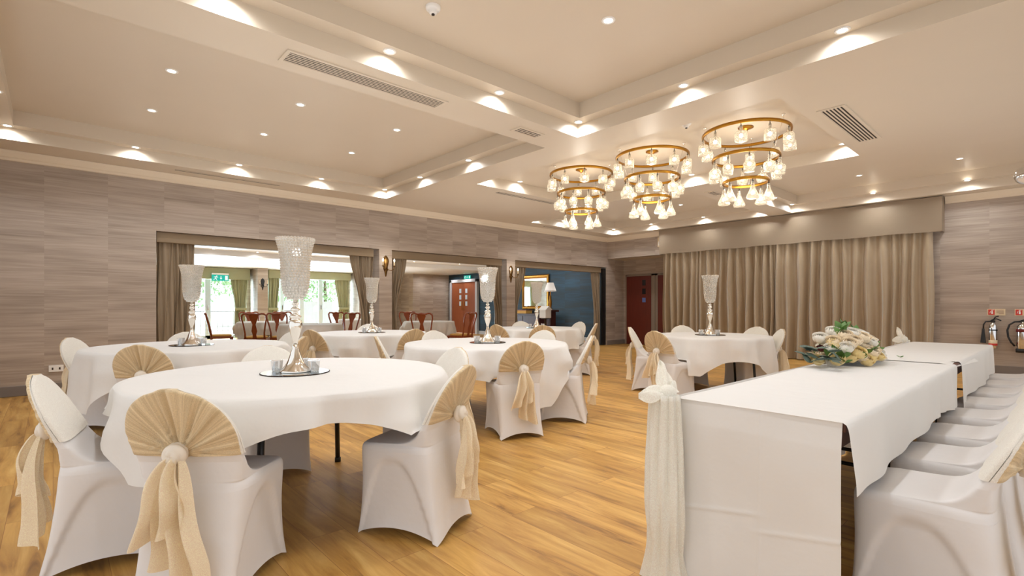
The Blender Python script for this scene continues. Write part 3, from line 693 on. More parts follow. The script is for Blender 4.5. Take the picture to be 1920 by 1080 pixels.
def chair_parts(t):
    g=G(); rows=[]
    SK=[(0,.228,.255,-.242,7),(.02,.224,.253,-.238,7),(.06,.219,.248,-.229,7),(.1,.215,.244,-.22,7),(.15,.212,.24,-.211,7),(.2,.21,.237,-.203,7),(.25,.209,.235,-.196,7),(.29,.209,.234,-.19,7),(.32,.21,.234,-.186,7),(.345,.211,.234,-.183,7),(.37,.212,.234,-.18,7),(.39,.213,.234,-.178,7),(.41,.214,.234,-.176,7),(.44,.215,.233,-.173,7)]
    D=[]
    for p,q in zip(SK,SK[1:]):
        m=max(1,round((q[0]-p[0])/.014))
        D+=[tuple(p[i]+(q[i]-p[i])*h/m for i in range(5)) for h in range(m)]
    D.append(SK[-1])
    g.loft([ring(w,a,b,n,z,k=32,hem=.05,arch=True) for z,w,a,b,n in D],cap0=False,cap1=False); g.build('skirt',M['spandex'],t)
    ST=[(.44,.215,.233,-.173,7),(.452,.214,.231,-.171,7),(.463,.211,.225,-.17,7),(.47,.207,.214,-.169,7),(.474,.204,.19,-.168,7),(.476,.203,.14,-.168,7),(.478,.203,.08,-.168,7),(.481,.203,.03,-.168,7),(.486,.203,-.01,-.168,6),(.495,.204,-.042,-.168,6),(.51,.205,-.068,-.169,6),(.53,.208,-.09,-.17,5),(.56,.212,-.112,-.175,4)]
    g=G().loft([ring(w,a,b,n,z) for z,w,a,b,n in ST],cap0=False,cap1=False); g.build('seat',M['spandex'],t)
    g=G(); g.loft([ring(*back_row(z),4,z) for z in ZB],cap0=False,cap1=True); g.build('backrest',M['spandex'],t)
    # lace hood over the top of the back, pleated towards the rosette behind
    zb=.592; zs=[zb+(.866-zb)*(i/26) for i in range(27)]
    rings=[]
    for z in zs:
        zz=min(.8562,z-.006); w,yf,yr=back_row(zz)
        if z>.853: w=max(.02,w*.9)
        R=ring(w+.006,yf+.007,yr-.009,4,z,k=56)
        out=[]
        for x,y,q in R:
            ym=(yf+yr)/2
            if y<ym:
                th=atan2(x,(q-.615)+.02); rr=sqrt(x*x+(q-.615)**2); 
                am=.019*min(1,rr/.06)*(1-.88*min(1,rr/.24))*(min(1,(ym-y)/.02))
                y-=am*(abs(sin(th*11+1.3*sin(th*4)))**.7+.35*sin(th*37))-.004*min(1,rr/.1)
                y-=.012*max(0,1-rr/.1)
            else:
                y+=.0004*sin(x*90+q*60)*min(1,(y-ym)/.02); 
            out.append((x,y,q))
        rings.append(out)
    h=G().loft(rings,cap0=False,cap1=True)
    nr=160
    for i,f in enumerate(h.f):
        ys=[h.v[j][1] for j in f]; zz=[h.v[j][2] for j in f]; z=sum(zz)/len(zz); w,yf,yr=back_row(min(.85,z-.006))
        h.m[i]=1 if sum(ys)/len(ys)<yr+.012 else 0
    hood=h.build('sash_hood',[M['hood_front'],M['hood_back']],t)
    # rose-shaped knot
    g=G(); rings=[]          # spiral folds of the fabric rose
    for i in range(29):
        a=pi*i/28; row=[]
        for j in range(40):
            p=2*pi*j/40; f=1+.13*abs(sin(.5*(a*7+p)))*min(1,a*2)*(a<2.4)-.06+.03*sin(3*p+a*5)
            q=max(sin(a),.02)*f; row.append((.043*q*cos(p),-.243-.036*cos(a)*f,.612+.043*q*sin(p)))
        rings.append(row)
    g.loft(rings)
    g.build('rosette',M['rosette'],hood)
    return hood
def tail_mesh(seed):
    rnd=random.Random(seed); g=G()
    for lay,(zend,wd,xo,yo) in enumerate(((.30,.17,-.04,-.028),(.15,.15,.04,-.008))):
        p1,p2=rnd.uniform(0,6),rnd.uniform(0,6); sg=-1 if lay else 1
        def f(u,v,zend=zend,wd=wd,xo=xo,yo=yo,p1=p1,p2=p2,sg=sg):
            zz=zend+.07*sg*(u-.5)*1.2+.035*abs(((u*2+.2*lay)%1)-.5)
            z=.605+(zz-.605)*v
            w=.045+(wd*1.35-.045)*(v**.6)
            x=xo*v**.7+w*(u-.5)+.006*sin(v*8+p1)
            y=-.243+yo-.03*v**.5*(1-.3*v)+(.004+.034*v**.5)*sin(u*2*pi*2.3+p2+.8*sin(v*3+p1))+.006*sin(v*9+u*5+p1)*v
            return (x,y-.014*sin(pi*min(1,v*1.2)),z)
        g.sheet(f,36,26)
    return g
def make_chair():
    t=thing('banquet_chair','','chair'); t.scale=(.96,1,.975)
    h=chair_parts(t)
    tail_mesh(1).build('sash_tail',M['lace'],h)
    return t
CHAIR=make_chair(); index(CHAIR)
TAILS=[None]
for s in (5,9,14):
    tmp=tail_mesh(s).build('sash_tail',M['lace']); TAILS.append(tmp.data); bpy.data.objects.remove(tmp)
cfirst=[True]; cn=[0]
def chair(x,y,rz,label,group):
    if cfirst[0]:
        cfirst[0]=False; r=CHAIR; r.location=(x,y,0); r.rotation_euler=(0,0,rz); r['label']=label; r['group']=group
    else: r=dup(CHAIR,(x,y,0),rz,label,group)
    cn[0]+=1; k=cn[0]%4
    if k and TAILS[k]:
        for p in r.children:
            for q in p.children:
                if q.name.startswith('sash_tail'): q.data=TAILS[k]
    return r
CLAST=[None]
def chair_at(cx,cy,ang,D,label,group,twist=0):
    a=radians(ang); d=D-.285
    CLAST[0]=(d*cos(a),d*sin(a),a+pi/2+radians(twist))
    return chair(cx+d*cos(a),cy+d*sin(a),a+pi/2+radians(twist),label,group)

TB=dict(front=(1.05,3.0,.84),left=(1.0,5.74,.84),mid=(3.35,4.08,.83),behind=(3.36,6.70,.78),far=(6.15,6.15,.76),right=(6.36,3.12,.71))
ANG={}; CPOS={}
GR='white covered banquet chairs at the round tables'
for tb,ang,D,lab,tw in [
 ('front',180,1.12,'white covered chair with peach lace tails at the left border, side-on by the front table',-12),
 ('front',-132.5,1.1,'white covered chair nearest the camera at the front table, lace fan and rosette facing us',0),
 ('front',-62,1.08,'white covered chair right of the front round table, lace fan turned three-quarters',0),
 ('front',82,1.06,'white covered chair on the far side of the front table, facing us across the cloth',0),
 ('front',-2,1.12,'plain-fronted white chair just behind the three-quarter fan chair right of the front table',0),
 ('left',147,1.06,'white covered chair by the wall socket at the left end of the left-hand round table',0),
 ('left',-119,1.06,'white covered chair with tan fan on the near side of the left-hand round table',0),
 ('left',83,1.06,'white chair front behind the left-hand round table by its vase',0),
 ('left',-42,1.1,'white chair with a narrow tan fan, just beside the front vase stem',0),
 ('left',13,1.06,'white chair half hidden behind the stem of the tall front vase',0),
 ('mid',157,1.12,'white covered chair seen edge-on at the left of the middle round table',0),
 ('mid',-111,1.06,'white covered chair with lace fan and long tails facing us at the middle round table',0),
 ('mid',-53,1.1,'white covered chair side-on at the right of the middle round table, tails hanging behind',0),
 ('mid',11,1.12,'white chair front just beyond the right rim of the middle round table',0),
 ('mid',88,1.06,'white chair front beyond the middle round table, beside a tan fan chair',0),
 ('behind',65,1.06,'white chair front behind the small vase of the table by the brown tied curtain',0),
 ('behind',-85,1.06,'tan fan chair behind the middle round table, just left of a white chair front',0),
 ('behind',-160,1.06,'tan fan chair further back, between the tall front vase stem and the tied-curtain table',0),
 ('far',186,1.0,'narrow white chair at the left end of the furthest round table',0),
 ('far',62,1.0,'white chair front on the far side of the furthest round table, by its left half',0),
 ('far',-7,1.04,'white chair turned to us at the right end of the furthest round table',0),
 ('far',-129,1.02,'tan fan chair on the near side of the furthest round table',0),
 ('far',-59,1.04,'white covered chair with peach tails, near right of the furthest table beside the aisle',0),
 ('right',115,1.06,'white covered chair nearest the red-brown doors, left of the round table by the satin curtain',0),
 ('right',171,1.1,'white chair with lace fan at the near left of the table by the satin curtain',0),
 ('right',50,1.04,'white chair front behind the round table by the satin curtain, left of its vase',0),
 ('right',-9,1.06,'white chair front behind the round table by the satin curtain, right of its vase',0),
 ('right',-52,.86,'white covered chair at the right of the table by the satin curtain, rosette behind',0)]:
    chair_at(TB[tb][0],TB[tb][1],ang,D,lab,GR,tw); ANG.setdefault(tb,[]).append(ang); CPOS.setdefault(tb,[]).append(CLAST[0])
for k,(x,l) in enumerate(zip((2.45,3.05,3.66,4.32,4.93,5.58,6.2,6.84),('nearest the camera','second from the camera','third from the camera','fourth from the camera','fifth from the camera','third from the far end','second from the far end','last at the far end'))):
    chair(x,.325,0,'white covered chair along the right side of the long table, '+l,'white covered chairs along the long table')

# ------------------------------------------------------------------ round tables
def make_table(R):
    t=thing('round_table','','table')
    G().lathe([(R-.01,.715),(R,.72),(R,.745),(R-.008,.75)],64).build('tabletop',M['plywood'],t)
    for sx in (-1,1):
        for sy in (-1,1):
            G().tube([(sx*.5,sy*.52,.715),(sx*.54,sy*.57,0.0)],.017,10).lathe([(.022,0),(.022,.03),(.017,.035)],10,(sx*.54,sy*.57,0)).build('leg',M['black'],t)
    return t
def round_cloth(R,a,th,clamp,seed,folds=1.0,seats=()):
    rnd=random.Random(seed); p=[rnd.uniform(0,6.3) for _ in range(5)]
    nt=192; rows=[]
    def L(t):
        t-=pi/4; q=max(abs(cos(t-th)),abs(sin(t-th))); return max(.05,min(clamp,a/q-R)*1.0)
    rows.append([(0.001*cos(2*pi*i/nt),.001*sin(2*pi*i/nt),.758) for i in range(nt)])
    for r in (.3,.6,.85,.96): rows.append([(R*r*cos(2*pi*i/nt),R*r*sin(2*pi*i/nt),.758) for i in range(nt)])
    nv=16
    for j in range(nv+1):
        v=j/nv; row=[]
        for i in range(nt):
            t=2*pi*i/nt; l=L(t); s=l*v
            cor=(min(abs(cos(t-th)),abs(sin(t-th)))/max(abs(cos(t-th)),abs(sin(t-th))))**2
            bend=min(1,s/.03)
            nz=noise.noise((3*cos(t)+seed,3*sin(t),s*5))
            fold=folds*(.035*nz*1.2+.036*sin(9*t+p[0]+.9*sin(3*t+p[1]))+.014*sin(19*t+p[2]+sin(4*t))+.006*sin(31*t+p[3]))*min(1,s/.16)*(.6+cor)
            out=max(R+.006*bend,R+.012*bend+.05*min(1,s/.5)*v*.6+fold+.022*min(1,s/.16))
            z=.758-.012*(1-cos(bend*pi/2))-max(0,s-.012)
            z=.758 if j==0 else .758-s+.004
            X,Y,Z=out*cos(t),out*sin(t),max(.02,z)
            for cx,cy,rz in seats:                      # the cloth rests on seats pushed under it
                lx=(X-cx)*cos(rz)+(Y-cy)*sin(rz); ly=-(X-cx)*sin(rz)+(Y-cy)*cos(rz)
                if abs(lx)<.225 and -.2<ly<.26: Z=max(Z,.476+.0012*j+max(0,-.02-ly)*.5)
            row.append((X,Y,Z))
        rows.append(row)
    return G().loft(rows,cap0=True,cap1=False)
TL=dict(front='round table at the front left, its black leg showing under the short cloth',left='round table along the left wall behind the front one',mid='round table in the middle of the hall, under a deep cloth',behind='round table in front of the pier with the left sconce',far='round table furthest away, before the navy wall',right='round table in front of the satin curtain, legs showing')
CL=dict(front='white cloth on the front round table under the tallest-looking vase',left='white cloth on the left-hand round table by the wall',mid='white cloth with a pointed corner on the middle round table',behind='white cloth on the round table below the left sconce',far='white cloth on the furthest round table',right='white cloth with an arched hem on the round table by the satin curtain')
CP=dict(front=(.97,33,.36),left=(1.06,20,.5),mid=(1.1,-94,.55),behind=(1.06,10,.42),far=(1.08,50,.45),right=(.98,5,.45))
tabs=[]; rt=make_table(.83); index(rt); f0=True
for k,(x,y,R) in TB.items():
    rz=radians(dict(front=4,left=20,mid=20,behind=30,far=10,right=28)[k])
    if f0: rt.location=(x,y,0); rt.rotation_euler=(0,0,rz); rt['label']=TL[k]; rt['group']='round banquet tables'; f0=False; tabs.append((k,rt))
    else:
        q=dup(rt,(x,y,0),rz,TL[k],'round banquet tables'); q.scale=(R/.84,R/.84,1); tabs.append((k,q))
    a,th,cl=CP[k]
    o=round_cloth(R,a,radians(th),cl,len(k)*7+int(x*10),1.0,CPOS[k]).build('tablecloth',M['linen'],recalc=False); o.location=(x,y,0)
    tag(o,CL[k],'tablecloth','white round-table cloths')

for k,q in tabs:                       # legs stand clear of the chair seats
    for c in q.children:
        if c.name.startswith('leg'):
            vx=sum(v.co.x for v in c.data.vertices)/len(c.data.vertices); vy=sum(v.co.y for v in c.data.vertices)/len(c.data.vertices)
            la=atan2(vy,vx)+q.rotation_euler.z
            if any(abs((la-radians(a)+pi)%(2*pi)-pi)<.3 for a in ANG[k]):
                r=sqrt(vx*vx+vy*vy); c.location=(vx/r*(.5-r),vy/r*(.5-r),0)
# ------------------------------------------------------------------ centrepieces
def make_vase():
    t=thing('crystal_vase','','vase')
    G().lathe([(.001,0),(.083,0),(.086,.004),(.08,.012),(.062,.03),(.046,.055),(.034,.085),(.024,.115),(.016,.14),(.012,.158)],36).build('base',M['silver'],t)
    G().lathe([(.012,.156),(.013,.17),(.016,.185),(.024,.21),(.033,.24),(.0365,.258),(.038,.27),(.036,.285),(.03,.298),(.022,.305),(.031,.312),(.033,.322),(.024,.33),(.014,.336),(.012,.345),(.022,.352),(.026,.36),(.02,.37),(.012,.376),(.011,.383),(.019,.388),(.021,.394),(.012,.4),(.013,.415)],32).build('stem',M['silver'],t)
    g=G()
    prof=[(.0,.412),(.026,.416),(.046,.43),(.058,.45),(.066,.48),(.071,.52),(.073,.57),(.075,.62),(.079,.67),(.086,.71),(.095,.745),(.102,.768)]
    def rad(z):
        for (a,b),(c,d) in zip(prof,prof[1:]):
            if b<=z<=d: return a+(c-a)*(z-b)/(d-b)
        return prof[-1][0]
    z=.425; k=0
    while z<.768:
        R=rad(z); n=max(8,int(2*pi*R/.0175))
        for i in range(n):
            a=2*pi*(i+.5*(k%2))/n; g.ball((R*cos(a),R*sin(a),z),.0088,7,4)
        z+=.0155; k+=1
    for i in range(len(g.s)): g.s[i]=False
    g.build('beaded_bowl',M['crystal'],t)
    G().lathe([(max(.001,r-.012),z) for r,z in prof],28,cap0=False,cap1=False).build('liner',M['crystal'],t)
    return t
def make_plate():
    g=G().lathe([(.184,0),(.188,.001),(.188,.005),(.184,.006)],56,cap1=False,mat=1).lathe([(.001,.006),(.184,.006)],56,cap0=False,cap1=False); return g.build('mirror_plate',[M['plate'],M['grille']])
def make_tea():
    t=thing('tealight_holder','','candle holder')
    G().lathe([(.001,0),(.024,0),(.027,.004),(.033,.06),(.035,.064),(.032,.064),(.0255,.008),(.001,.008)],20).build('glass_cup',M['tealight'],t)
    G().lathe([(.001,.009),(.02,.009),(.02,.024),(.001,.024)],16).build('tealight',M['white'],t)
    return t
VASE=make_vase(); index(VASE); PLATE=make_plate(); tag(PLATE,'','mirror'); KIDS[PLATE.name]=[]; TEA=make_tea(); index(TEA)
WH=dict(front='on the front round table',left='on the left-hand round table before the patio door',mid='on the middle round table',behind='on the table below the left sconce',far='on the furthest round table before the mirror',right='on the round table before the satin curtain')
VL=dict(front='tallest-looking silver vase with beaded crystal bowl, on the front round table',left='beaded crystal vase on a silver stem, on the left-hand table before the patio door',mid='beaded crystal vase on a silver stem, on the middle round table',behind='beaded crystal vase on a silver stem, against the brown tied curtain',far='beaded crystal vase in front of the gilt mirror, on the furthest table',right='beaded crystal vase on a silver stem, against the satin curtain')
VP=dict(front=(1.04,3.01),left=(1.0,5.74),mid=(3.35,4.06),behind=(3.37,6.68),far=(6.12,6.1),right=(6.34,3.13))
for i,k in enumerate(TB):
    x,y=VP[k]; z=.7585
    if i==0:
        PLATE.location=(x,y,z); PLATE['label']='round mirror plate '+WH[k]; PLATE['group']='mirror plates'
        VASE.location=(x,y,z+.006); VASE['label']=VL[k]; VASE['group']='crystal vases'
    else:
        dup(PLATE,(x,y,z),0,'round mirror plate '+WH[k],'mirror plates'); dup(VASE,(x,y,z+.006),0,VL[k],'crystal vases')
    for j,(dx,dy,l) in enumerate(((-.075,.085,'left of the vase'),(.085,-.06,'right of the vase'),(.075,.075,'behind the vase'))):
        lab=f'clear tealight cup {l} {WH[k]}'
        if i==0 and j==0: TEA.location=(x+dx,y+dy,z+.006); TEA['label']=lab; TEA['group']='tealight cups'
        else: dup(TEA,(x+dx,y+dy,z+.006),j,lab,'tealight cups')

# ------------------------------------------------------------------ long table
TX=[(1.99,3.3),(3.31,4.75),(4.76,6.93)]
Y0,Y1=.5,1.135
TLB=['folding trestle table at the near end of the long table run','folding trestle table in the middle of the long table run, a black leg showing','folding trestle table at the far end of the long table run']
for (a,b),lab in zip(TX,TLB):
    t=thing('trestle_table',lab,'table',((a+b)/2,(Y0+Y1)/2,0),0,'long trestle tables'); L=(b-a)/2; W=(Y1-Y0)/2
    G().box(-L,L,-W+.005,W-.005,.715,.745).build('tabletop',M['plywood'],t,bevel=.004)
    for s in (-1,1):
        for q in (-1,1): G().tube([(s*(L-.15),q*(W-.1),.715),(s*(L-.14),q*(W-.12),0)],.016,10).build('leg',M['black'],t)
        G().tube([(s*(L-.15),-W+.11,.3),(s*(L-.15),W-.11,.3)],.011,8).build('cross_bar',M['black'],t)
    G().box(-L,L,-W+.02,-W+.045,.66,.715).build('apron',M['plywood'],t)
def long_cloth(a,b,dropn,label,seed,z=.7505,x_over=0,full_left=.3,wob=.012,taper=(1,1)):
    """cloth over the run a..b: hangs on the Y0 side by dropn(u) and on the Y1 side by full_left"""
    def f(u,v):
        x=a+(b-a)*u
        tot=dropn(u)+(Y1-Y0)+full_left; s=v*tot; d0=dropn(u)
        if s<d0:
            q=d0-s; e=min(1,q/.03); y=Y0-.006*e-.012*(q/.3)-wob*min(1,q/.2)*sin(u*9+seed)-.006*min(1,q/.2)*sin(u*27+seed*2); zz=z-q+.004*e
            return (x+.02*q*sin(u*5+seed),y,zz)
        s-=d0
        if s<(Y1-Y0): return (x,Y0+s,z+.0012*sin(x*3+s*5))
        s-=(Y1-Y0); return (x,Y1+.008+.01*sin(u*14)*min(1,s/.2),z-s)
    g=G(); vs=[0]; 
    g.sheet(f,int((b-a)*40),70)
    return tag(g.build('tablecloth',M['linen']),label,'tablecloth','white long-table cloths')
long_cloth(1.971,3.83,lambda u:.245+.02*sin(u*5),'white cloth over the near end of the long table, hanging on the chair side',1,.7525)
long_cloth(3.62,4.5,lambda u:.235+.05*u*u,'white cloth over the middle of the long table, crossed by a step in its hem',2.2,.7492)
def c3(u,v): pass
long_cloth(4.69,6.95,lambda u:.28 if u>.1 else .34-.6*u,'white cloth over the far end of the long table, hanging square by the extinguishers',3.1,.7515)
# short overlay between the two far cloths
g=G()
def ov(u,v):
    x=4.45+.97*u; y=Y0-.03*u+(Y1-Y0+.03*u)*v
    z=.7555-.05*max(0,(.12-v)/.12)**1.5*(.4+.6*u)
    return (x,y,z)
g.sheet(ov,30,24); tag(g.build('table_overlay',M['linen']),'flat white overlay bridging the gap between the far long-table cloths','tablecloth','white long-table cloths')
# floor-length skirt on the near end and the front
g=G()
def sk(u,v):
    W=Y1-Y0; s=u/.5*W if u<.5 else W+(u-.5)/.5*4.9; z=.7525-.7425*v
    if s<(Y1-Y0):
        y=Y0+.012+s; x=1.984-.012*min(1,v*8)-.05*v*v*(.3+.7*s/(Y1-Y0))-.006*sin(s*11+1)*v-.005*sin(v*6+s*4)
        t=s/W; x-=.005*math.exp(-((z-(.40-.10*t))/.006)**2)*(t>.38)*min(1,(t-.38)*9)+.004*math.exp(-((z-(.345-.12*t))/.006)**2)*min(1,max(0,(.5-t)*8))+.0025*math.exp(-((t-.42)/.008)**2)+.003*sin(z*13+t*4)*sin(t*7)
        return (x,y,z)
    s-=(Y1-Y0); return (1.978+s-.05*v*v*max(0,1-s*8),Y1+.02+.012*sin(s*22)*v+.03*v*max(0,1-s*8),z)
g.sheet(sk,280,100); tag(g.build('table_skirt',M['linen']),'white floor-length cloth panel closing the near end and front of the long table','table skirt')

def swag(x,y,label,seed):
    t=thing('lace_swag',label,'lace swag',(x,y,0),0,'lace swags on the long table'); rnd=random.Random(seed)
    g=G(); rows=[]
    n=72
    for j in range(31):
        v=j/30; z=.77-.765*v; bulge=1+.25*sin(pi*v)+ (.55*((v-.8)/.2)**1.5 if v>.8 else 0); row=[]
        for i in range(n):
            a=2*pi*i/n; f=1+.13*sin(9*a+1.2*sin(v*4)+seed)+.07*sin(17*a+v*9)
            row.append((-.02-.03*v+.048*bulge*f*cos(a)+.01*sin(v*7),.0+.06*bulge*f*sin(a)+.012*sin(v*5+1),z+(.02*sin(a*5) if j==30 else 0)))
        rows.append(row)
    for r in rows[-1:]:
        for i in range(n): r[i]=(r[i][0],r[i][1],max(.004,r[i][2]))
    g.loft(rows,cap1=False); g.build('gathered_fall',M['swag'],t)
    b=G()
    for (ang,ln,wd,tilt) in ((1.0,.15,.085,.95),(2.4,.13,.1,-.1),(.2,.09,.07,.2)):
        def lf(u,v,ang=ang,ln=ln,wd=wd,tilt=tilt):
            w=wd*sin(pi*min(1,.08+.92*v))**.7; r=ln*v; q=u-.5
            px=r*cos(tilt); 
            return (cos(ang)*px-sin(ang)*q*w, sin(ang)*px+cos(ang)*q*w*.8, .775+r*sin(tilt)+.03*sin(pi*v)-.05*(2*q)**2*sin(pi*v)+.012*sin(u*14+v*4))
        b.sheet(lf,18,14)
    b.build('bow',M['swag'],t)
    G().ball((-.01,0,.775),.038,14,10).build('knot',M['swag'],t)
    return t
swag(1.94,1.14,'ivory lace swag with bow falling to the floor at the long table\'s near left corner',1)
s2=swag(6.9,1.2,'ivory lace bow just showing at the far left corner of the long table',4)

# flowers
FL=thing('flower_arrangement','low mound of cream, yellow and white roses with greenery on the long table','flowers',(4.02,1.0,.757))
meshes={}
rr=random.Random(3)
def put_rose(col,x,y,z,R,tx,ty,k):
    key=(col,k%2)
    if key not in meshes:
        o=rose(1,k).build('rose',M[col],FL); meshes[key]=o.data
    else:
        o=bpy.data.objects.new('rose',meshes[key]); C.objects.link(o); o.parent=FL
    o.location=(x,y,z); o.scale=(R,R,R); d=Vector((tx,ty,1)).normalized(); o.rotation_euler=d.to_track_quat('Z','Y').to_euler()
spots=[]
# X along the table (-.5 .. .45), nearer roses yellow, mound white
for i,(x,y,z,R,c) in enumerate([(-.42,.06,.035,.05,'roseyellow'),(-.33,-.02,.04,.06,'roseyellow'),(-.25,.08,.05,.055,'roseblush'),(-.2,-.06,.05,.058,'roseyellow'),(-.12,-.1,.045,.052,'roseblush'),(-.02,-.13,.045,.055,'roseyellow'),(.06,-.15,.045,.05,'roseyellow'),
    (-.22,.02,.12,.062,'roseyellow'),(-.12,.0,.13,.07,'roseblush'),(-.1,.1,.13,.06,'rosewhite'),(0,.03,.165,.075,'rosewhite'),(.02,-.08,.11,.06,'roseblush'),(.1,-.08,.09,.065,'rosewhite'),(.1,.03,.17,.075,'rosewhite'),(.18,-.05,.12,.07,'rosewhite'),
    (.22,.05,.13,.068,'rosewhite'),(.3,0,.09,.065,'rosewhite'),(.28,-.1,.06,.055,'rosewhite'),(.36,-.04,.05,.05,'rosewhite'),(-.08,-.07,.09,.038,'rosedark'),(-.3,.08,.1,.03,'rosedark'),(-.18,.12,.16,.06,'rosewhite'),(.05,.1,.19,.06,'rosewhite'),(-.04,.08,.195,.065,'rosewhite'),(.2,.13,.13,.06,'roseblush'),(-.36,.12,.04,.05,'roseblush')]):
    put_rose(c,x*1.05,y,z+.01,R*.74,x*.9-.35,(y-.03)*2-.45,i)
placed=[]
for i in range(400):
    a=rr.uniform(0,2*pi); q=sqrt(rr.uniform(.0,1.05)); x=.06+.38*q*cos(a); y=.01+.15*q*sin(a); z=.034+.175*sqrt(max(0,1-q*q))
    if any((x-p)**2+(y-b)**2+(z-c)**2<.052**2 for p,b,c in placed): continue
    placed.append((x,y,z)); col='roseyellow' if (z<.1 and y<0 and x<.16 and rr.random()<.65) else ('rosewhite' if (x>.05 and rr.random()<.8) or rr.random()<.4 else 'roseblush')
    if len(placed)<40: put_rose(col,x,y,z,rr.uniform(.038,.046),(x-.06)*2-.2,y*3-.3,i)
lm={}
def leaf(x,y,z,L,W,az,el,m,roll=0):
    key=m
    if key not in lm:
        def f(u,v):
            w=.5*sin(pi*(v**.75))*(u-.5)*2; return (w,v,.22*sin(v*2.4)-.25*abs(u-.5)*sin(pi*v))
        o=G().sheet(f,6,10).build('leaf',M[m],FL); lm[key]=o.data
    else: o=bpy.data.objects.new('leaf',lm[key]); C.objects.link(o); o.parent=FL
    o.location=(x,y,z); o.scale=(W,L,L); o.rotation_euler=(el,roll,az)
for i in range(16):
    leaf(-.44+rr.uniform(-.1,.07),.0+rr.uniform(-.1,.1),rr.uniform(.02,.12),rr.uniform(.07,.11),rr.uniform(.05,.075),rr.uniform(0,6.3),rr.uniform(-.2,.7),'eucalyptus',rr.uniform(-.4,.4))
for i in range(44):
    a=rr.uniform(0,2*pi); q=rr.uniform(.6,1.05); x=.02+.38*q*cos(a); y=.0+.15*q*sin(a); z=max(.012,.19*(1.05-q)+.01+rr.uniform(0,.03))
    leaf(x,y,z,rr.uniform(.05,.09),rr.uniform(.035,.055),atan2(sin(a)*.6,cos(a))-pi/2+rr.uniform(-.5,.5),rr.uniform(0,.9),'leafgreen',rr.uniform(-.5,.5))
for (x,y,z) in ((-.1,.02,.2),(.0,.05,.23),(.08,.06,.24),(.14,.0,.2),(.3,.03,.15),(.36,.02,.12)):
    for k in range(3): leaf(x,y,z,.065,.045,rr.uniform(0,6.3),rr.uniform(.5,1.2),'leafgreen',rr.uniform(-.5,.5))
o=G().ball((0,0,.06),.12,20,10,sq=.5).build('moss_base',M['eucalyptus'],FL); o.scale=(2.2,.7,1)
t=thing('leaf_sprig','tiny green leaf sprig lying alone on the long table cloth','leaf',(4.66,.83,.757))
for k in range(3):
    o=bpy.data.objects.new('leaf',lm['leafgreen']); C.objects.link(o); o.parent=t; o.scale=(.018,.03,.03); o.rotation_euler=(.3,0,k*2.1); o.location=(0,0,.004)

# ------------------------------------------------------------------ fire extinguishers
t=thing('fire_extinguisher','slim chrome fire extinguisher with a black horn nozzle on the wall','fire extinguisher',(XC-.09,.835,.42),0,'wall fire extinguishers')
G().lathe([(.001,0),(.05,0),(.055,.01),(.055,.34),(.05,.38),(.034,.415),(.02,.43),(.02,.45)],28).build('cylinder',M['chrome'],t)
G().lathe([(.0556,.04),(.0562,.04),(.0562,.14),(.0556,.14)],28,cap0=False,cap1=False).build('cream_label',M['cream'],t)
G().lathe([(.0556,.05),(.0565,.05),(.0565,.085),(.0556,.085)],28,cap0=False,cap1=False).build('red_label',M['red'],t)
G().lathe([(.056,.3),(.058,.3),(.058,.32),(.056,.32)],28,cap0=False,cap1=False).build('strap',M['rubber'],t)
G().box(-.022,.022,-.03,.03,.44,.475).tube([(0,.02,.475),(0,-.04,.5),(0,-.1,.47)],.01,8).tube([(0,.0,.475),(0,-.03,.53),(0,-.07,.545)],.009,8).build('lever_handle',M['rubber'],t)
G().tube([(0,.03,.455),(-.01,.09,.45),(-.015,.115,.4),(-.015,.118,.33)],.011,8).build('hose',M['rubber'],t)
G().lathe([(.018,.33),(.02,.28),(.036,.1),(.038,.09),(.001,.09)],18,(-.015,.12,0)).build('horn',M['rubber'],t)
G().box(.03,.088,-.03,.03,.28,.34).build('wall_bracket',M['rubber'],t)
t=thing('fire_extinguisher','wide chrome fire extinguisher with dark red band and black hose, at the right border','fire extinguisher',(XC-.11,.475,.375),0,'wall fire extinguishers')
G().lathe([(.001,.0),(.09,0),(.092,.06),(.085,.062)],30).build('base_shoe',M['rubber'],t)
G().lathe([(.082,.06),(.085,.07),(.085,.4),(.08,.43),(.05,.465),(.03,.475),(.03,.5)],30).build('cylinder',M['chrome'],t)
G().lathe([(.0857,.335),(.0865,.335),(.0865,.385),(.0857,.385)],30,cap0=False,cap1=False).build('red_band',M['darkred'],t)
G().box(-.022,.022,-.04,.04,.49,.52).tube([(0,.03,.52),(0,-.06,.55),(0,-.14,.5)],.01,8).build('lever_handle',M['rubber'],t)
G().tube([(0,.03,.505),(-.01,.1,.5),(-.02,.16,.45),(-.02,.185,.36),(-.02,.175,.25),(-.015,.14,.16),(0,.1,.1)],.014,10).build('hose',M['rubber'],t)
G().box(.04,.105,-.03,.03,.3,.36).build('wall_bracket',M['rubber'],t)
def ext_sign(y,label):
    t=thing('extinguisher_sign',label,'sign',(XC-.004,y,1.03),0,'extinguisher signs')
    G().box(-.004,.003,-.11,.11,-.055,.055).build('backing_plate',M['cream'],t)
    G().box(-.006,-.004,.02,.1,-.045,.045).build('red_square',M['red'],t)
    g=G(); x=-.0065
    g.add([(x,.062,-.03),(x,.04,-.03),(x,.04,.012),(x,.062,.012)],[(0,1,2,3)],0,False); g.add([(x,.058,.014),(x,.044,.014),(x,.044,.026),(x,.058,.026)],[(0,1,2,3)],0,False)
    g.add([(x,.062,.026),(x,.03,.034),(x,.03,.04),(x,.062,.034)],[(0,1,2,3)],0,False); g.add([(x,.072,.02),(x,.066,.02),(x,.078,-.02),(x,.084,-.02)],[(0,1,2,3)],0,False)
    g.build('pictogram',M['white'],t)
    g=G()
    for k in range(5): g.box(-.0052,-.004,-.09,.0-.03*(k==4),.032-k*.016,.037-k*.016)
    g.build('text_lines',M['darkred'],t)
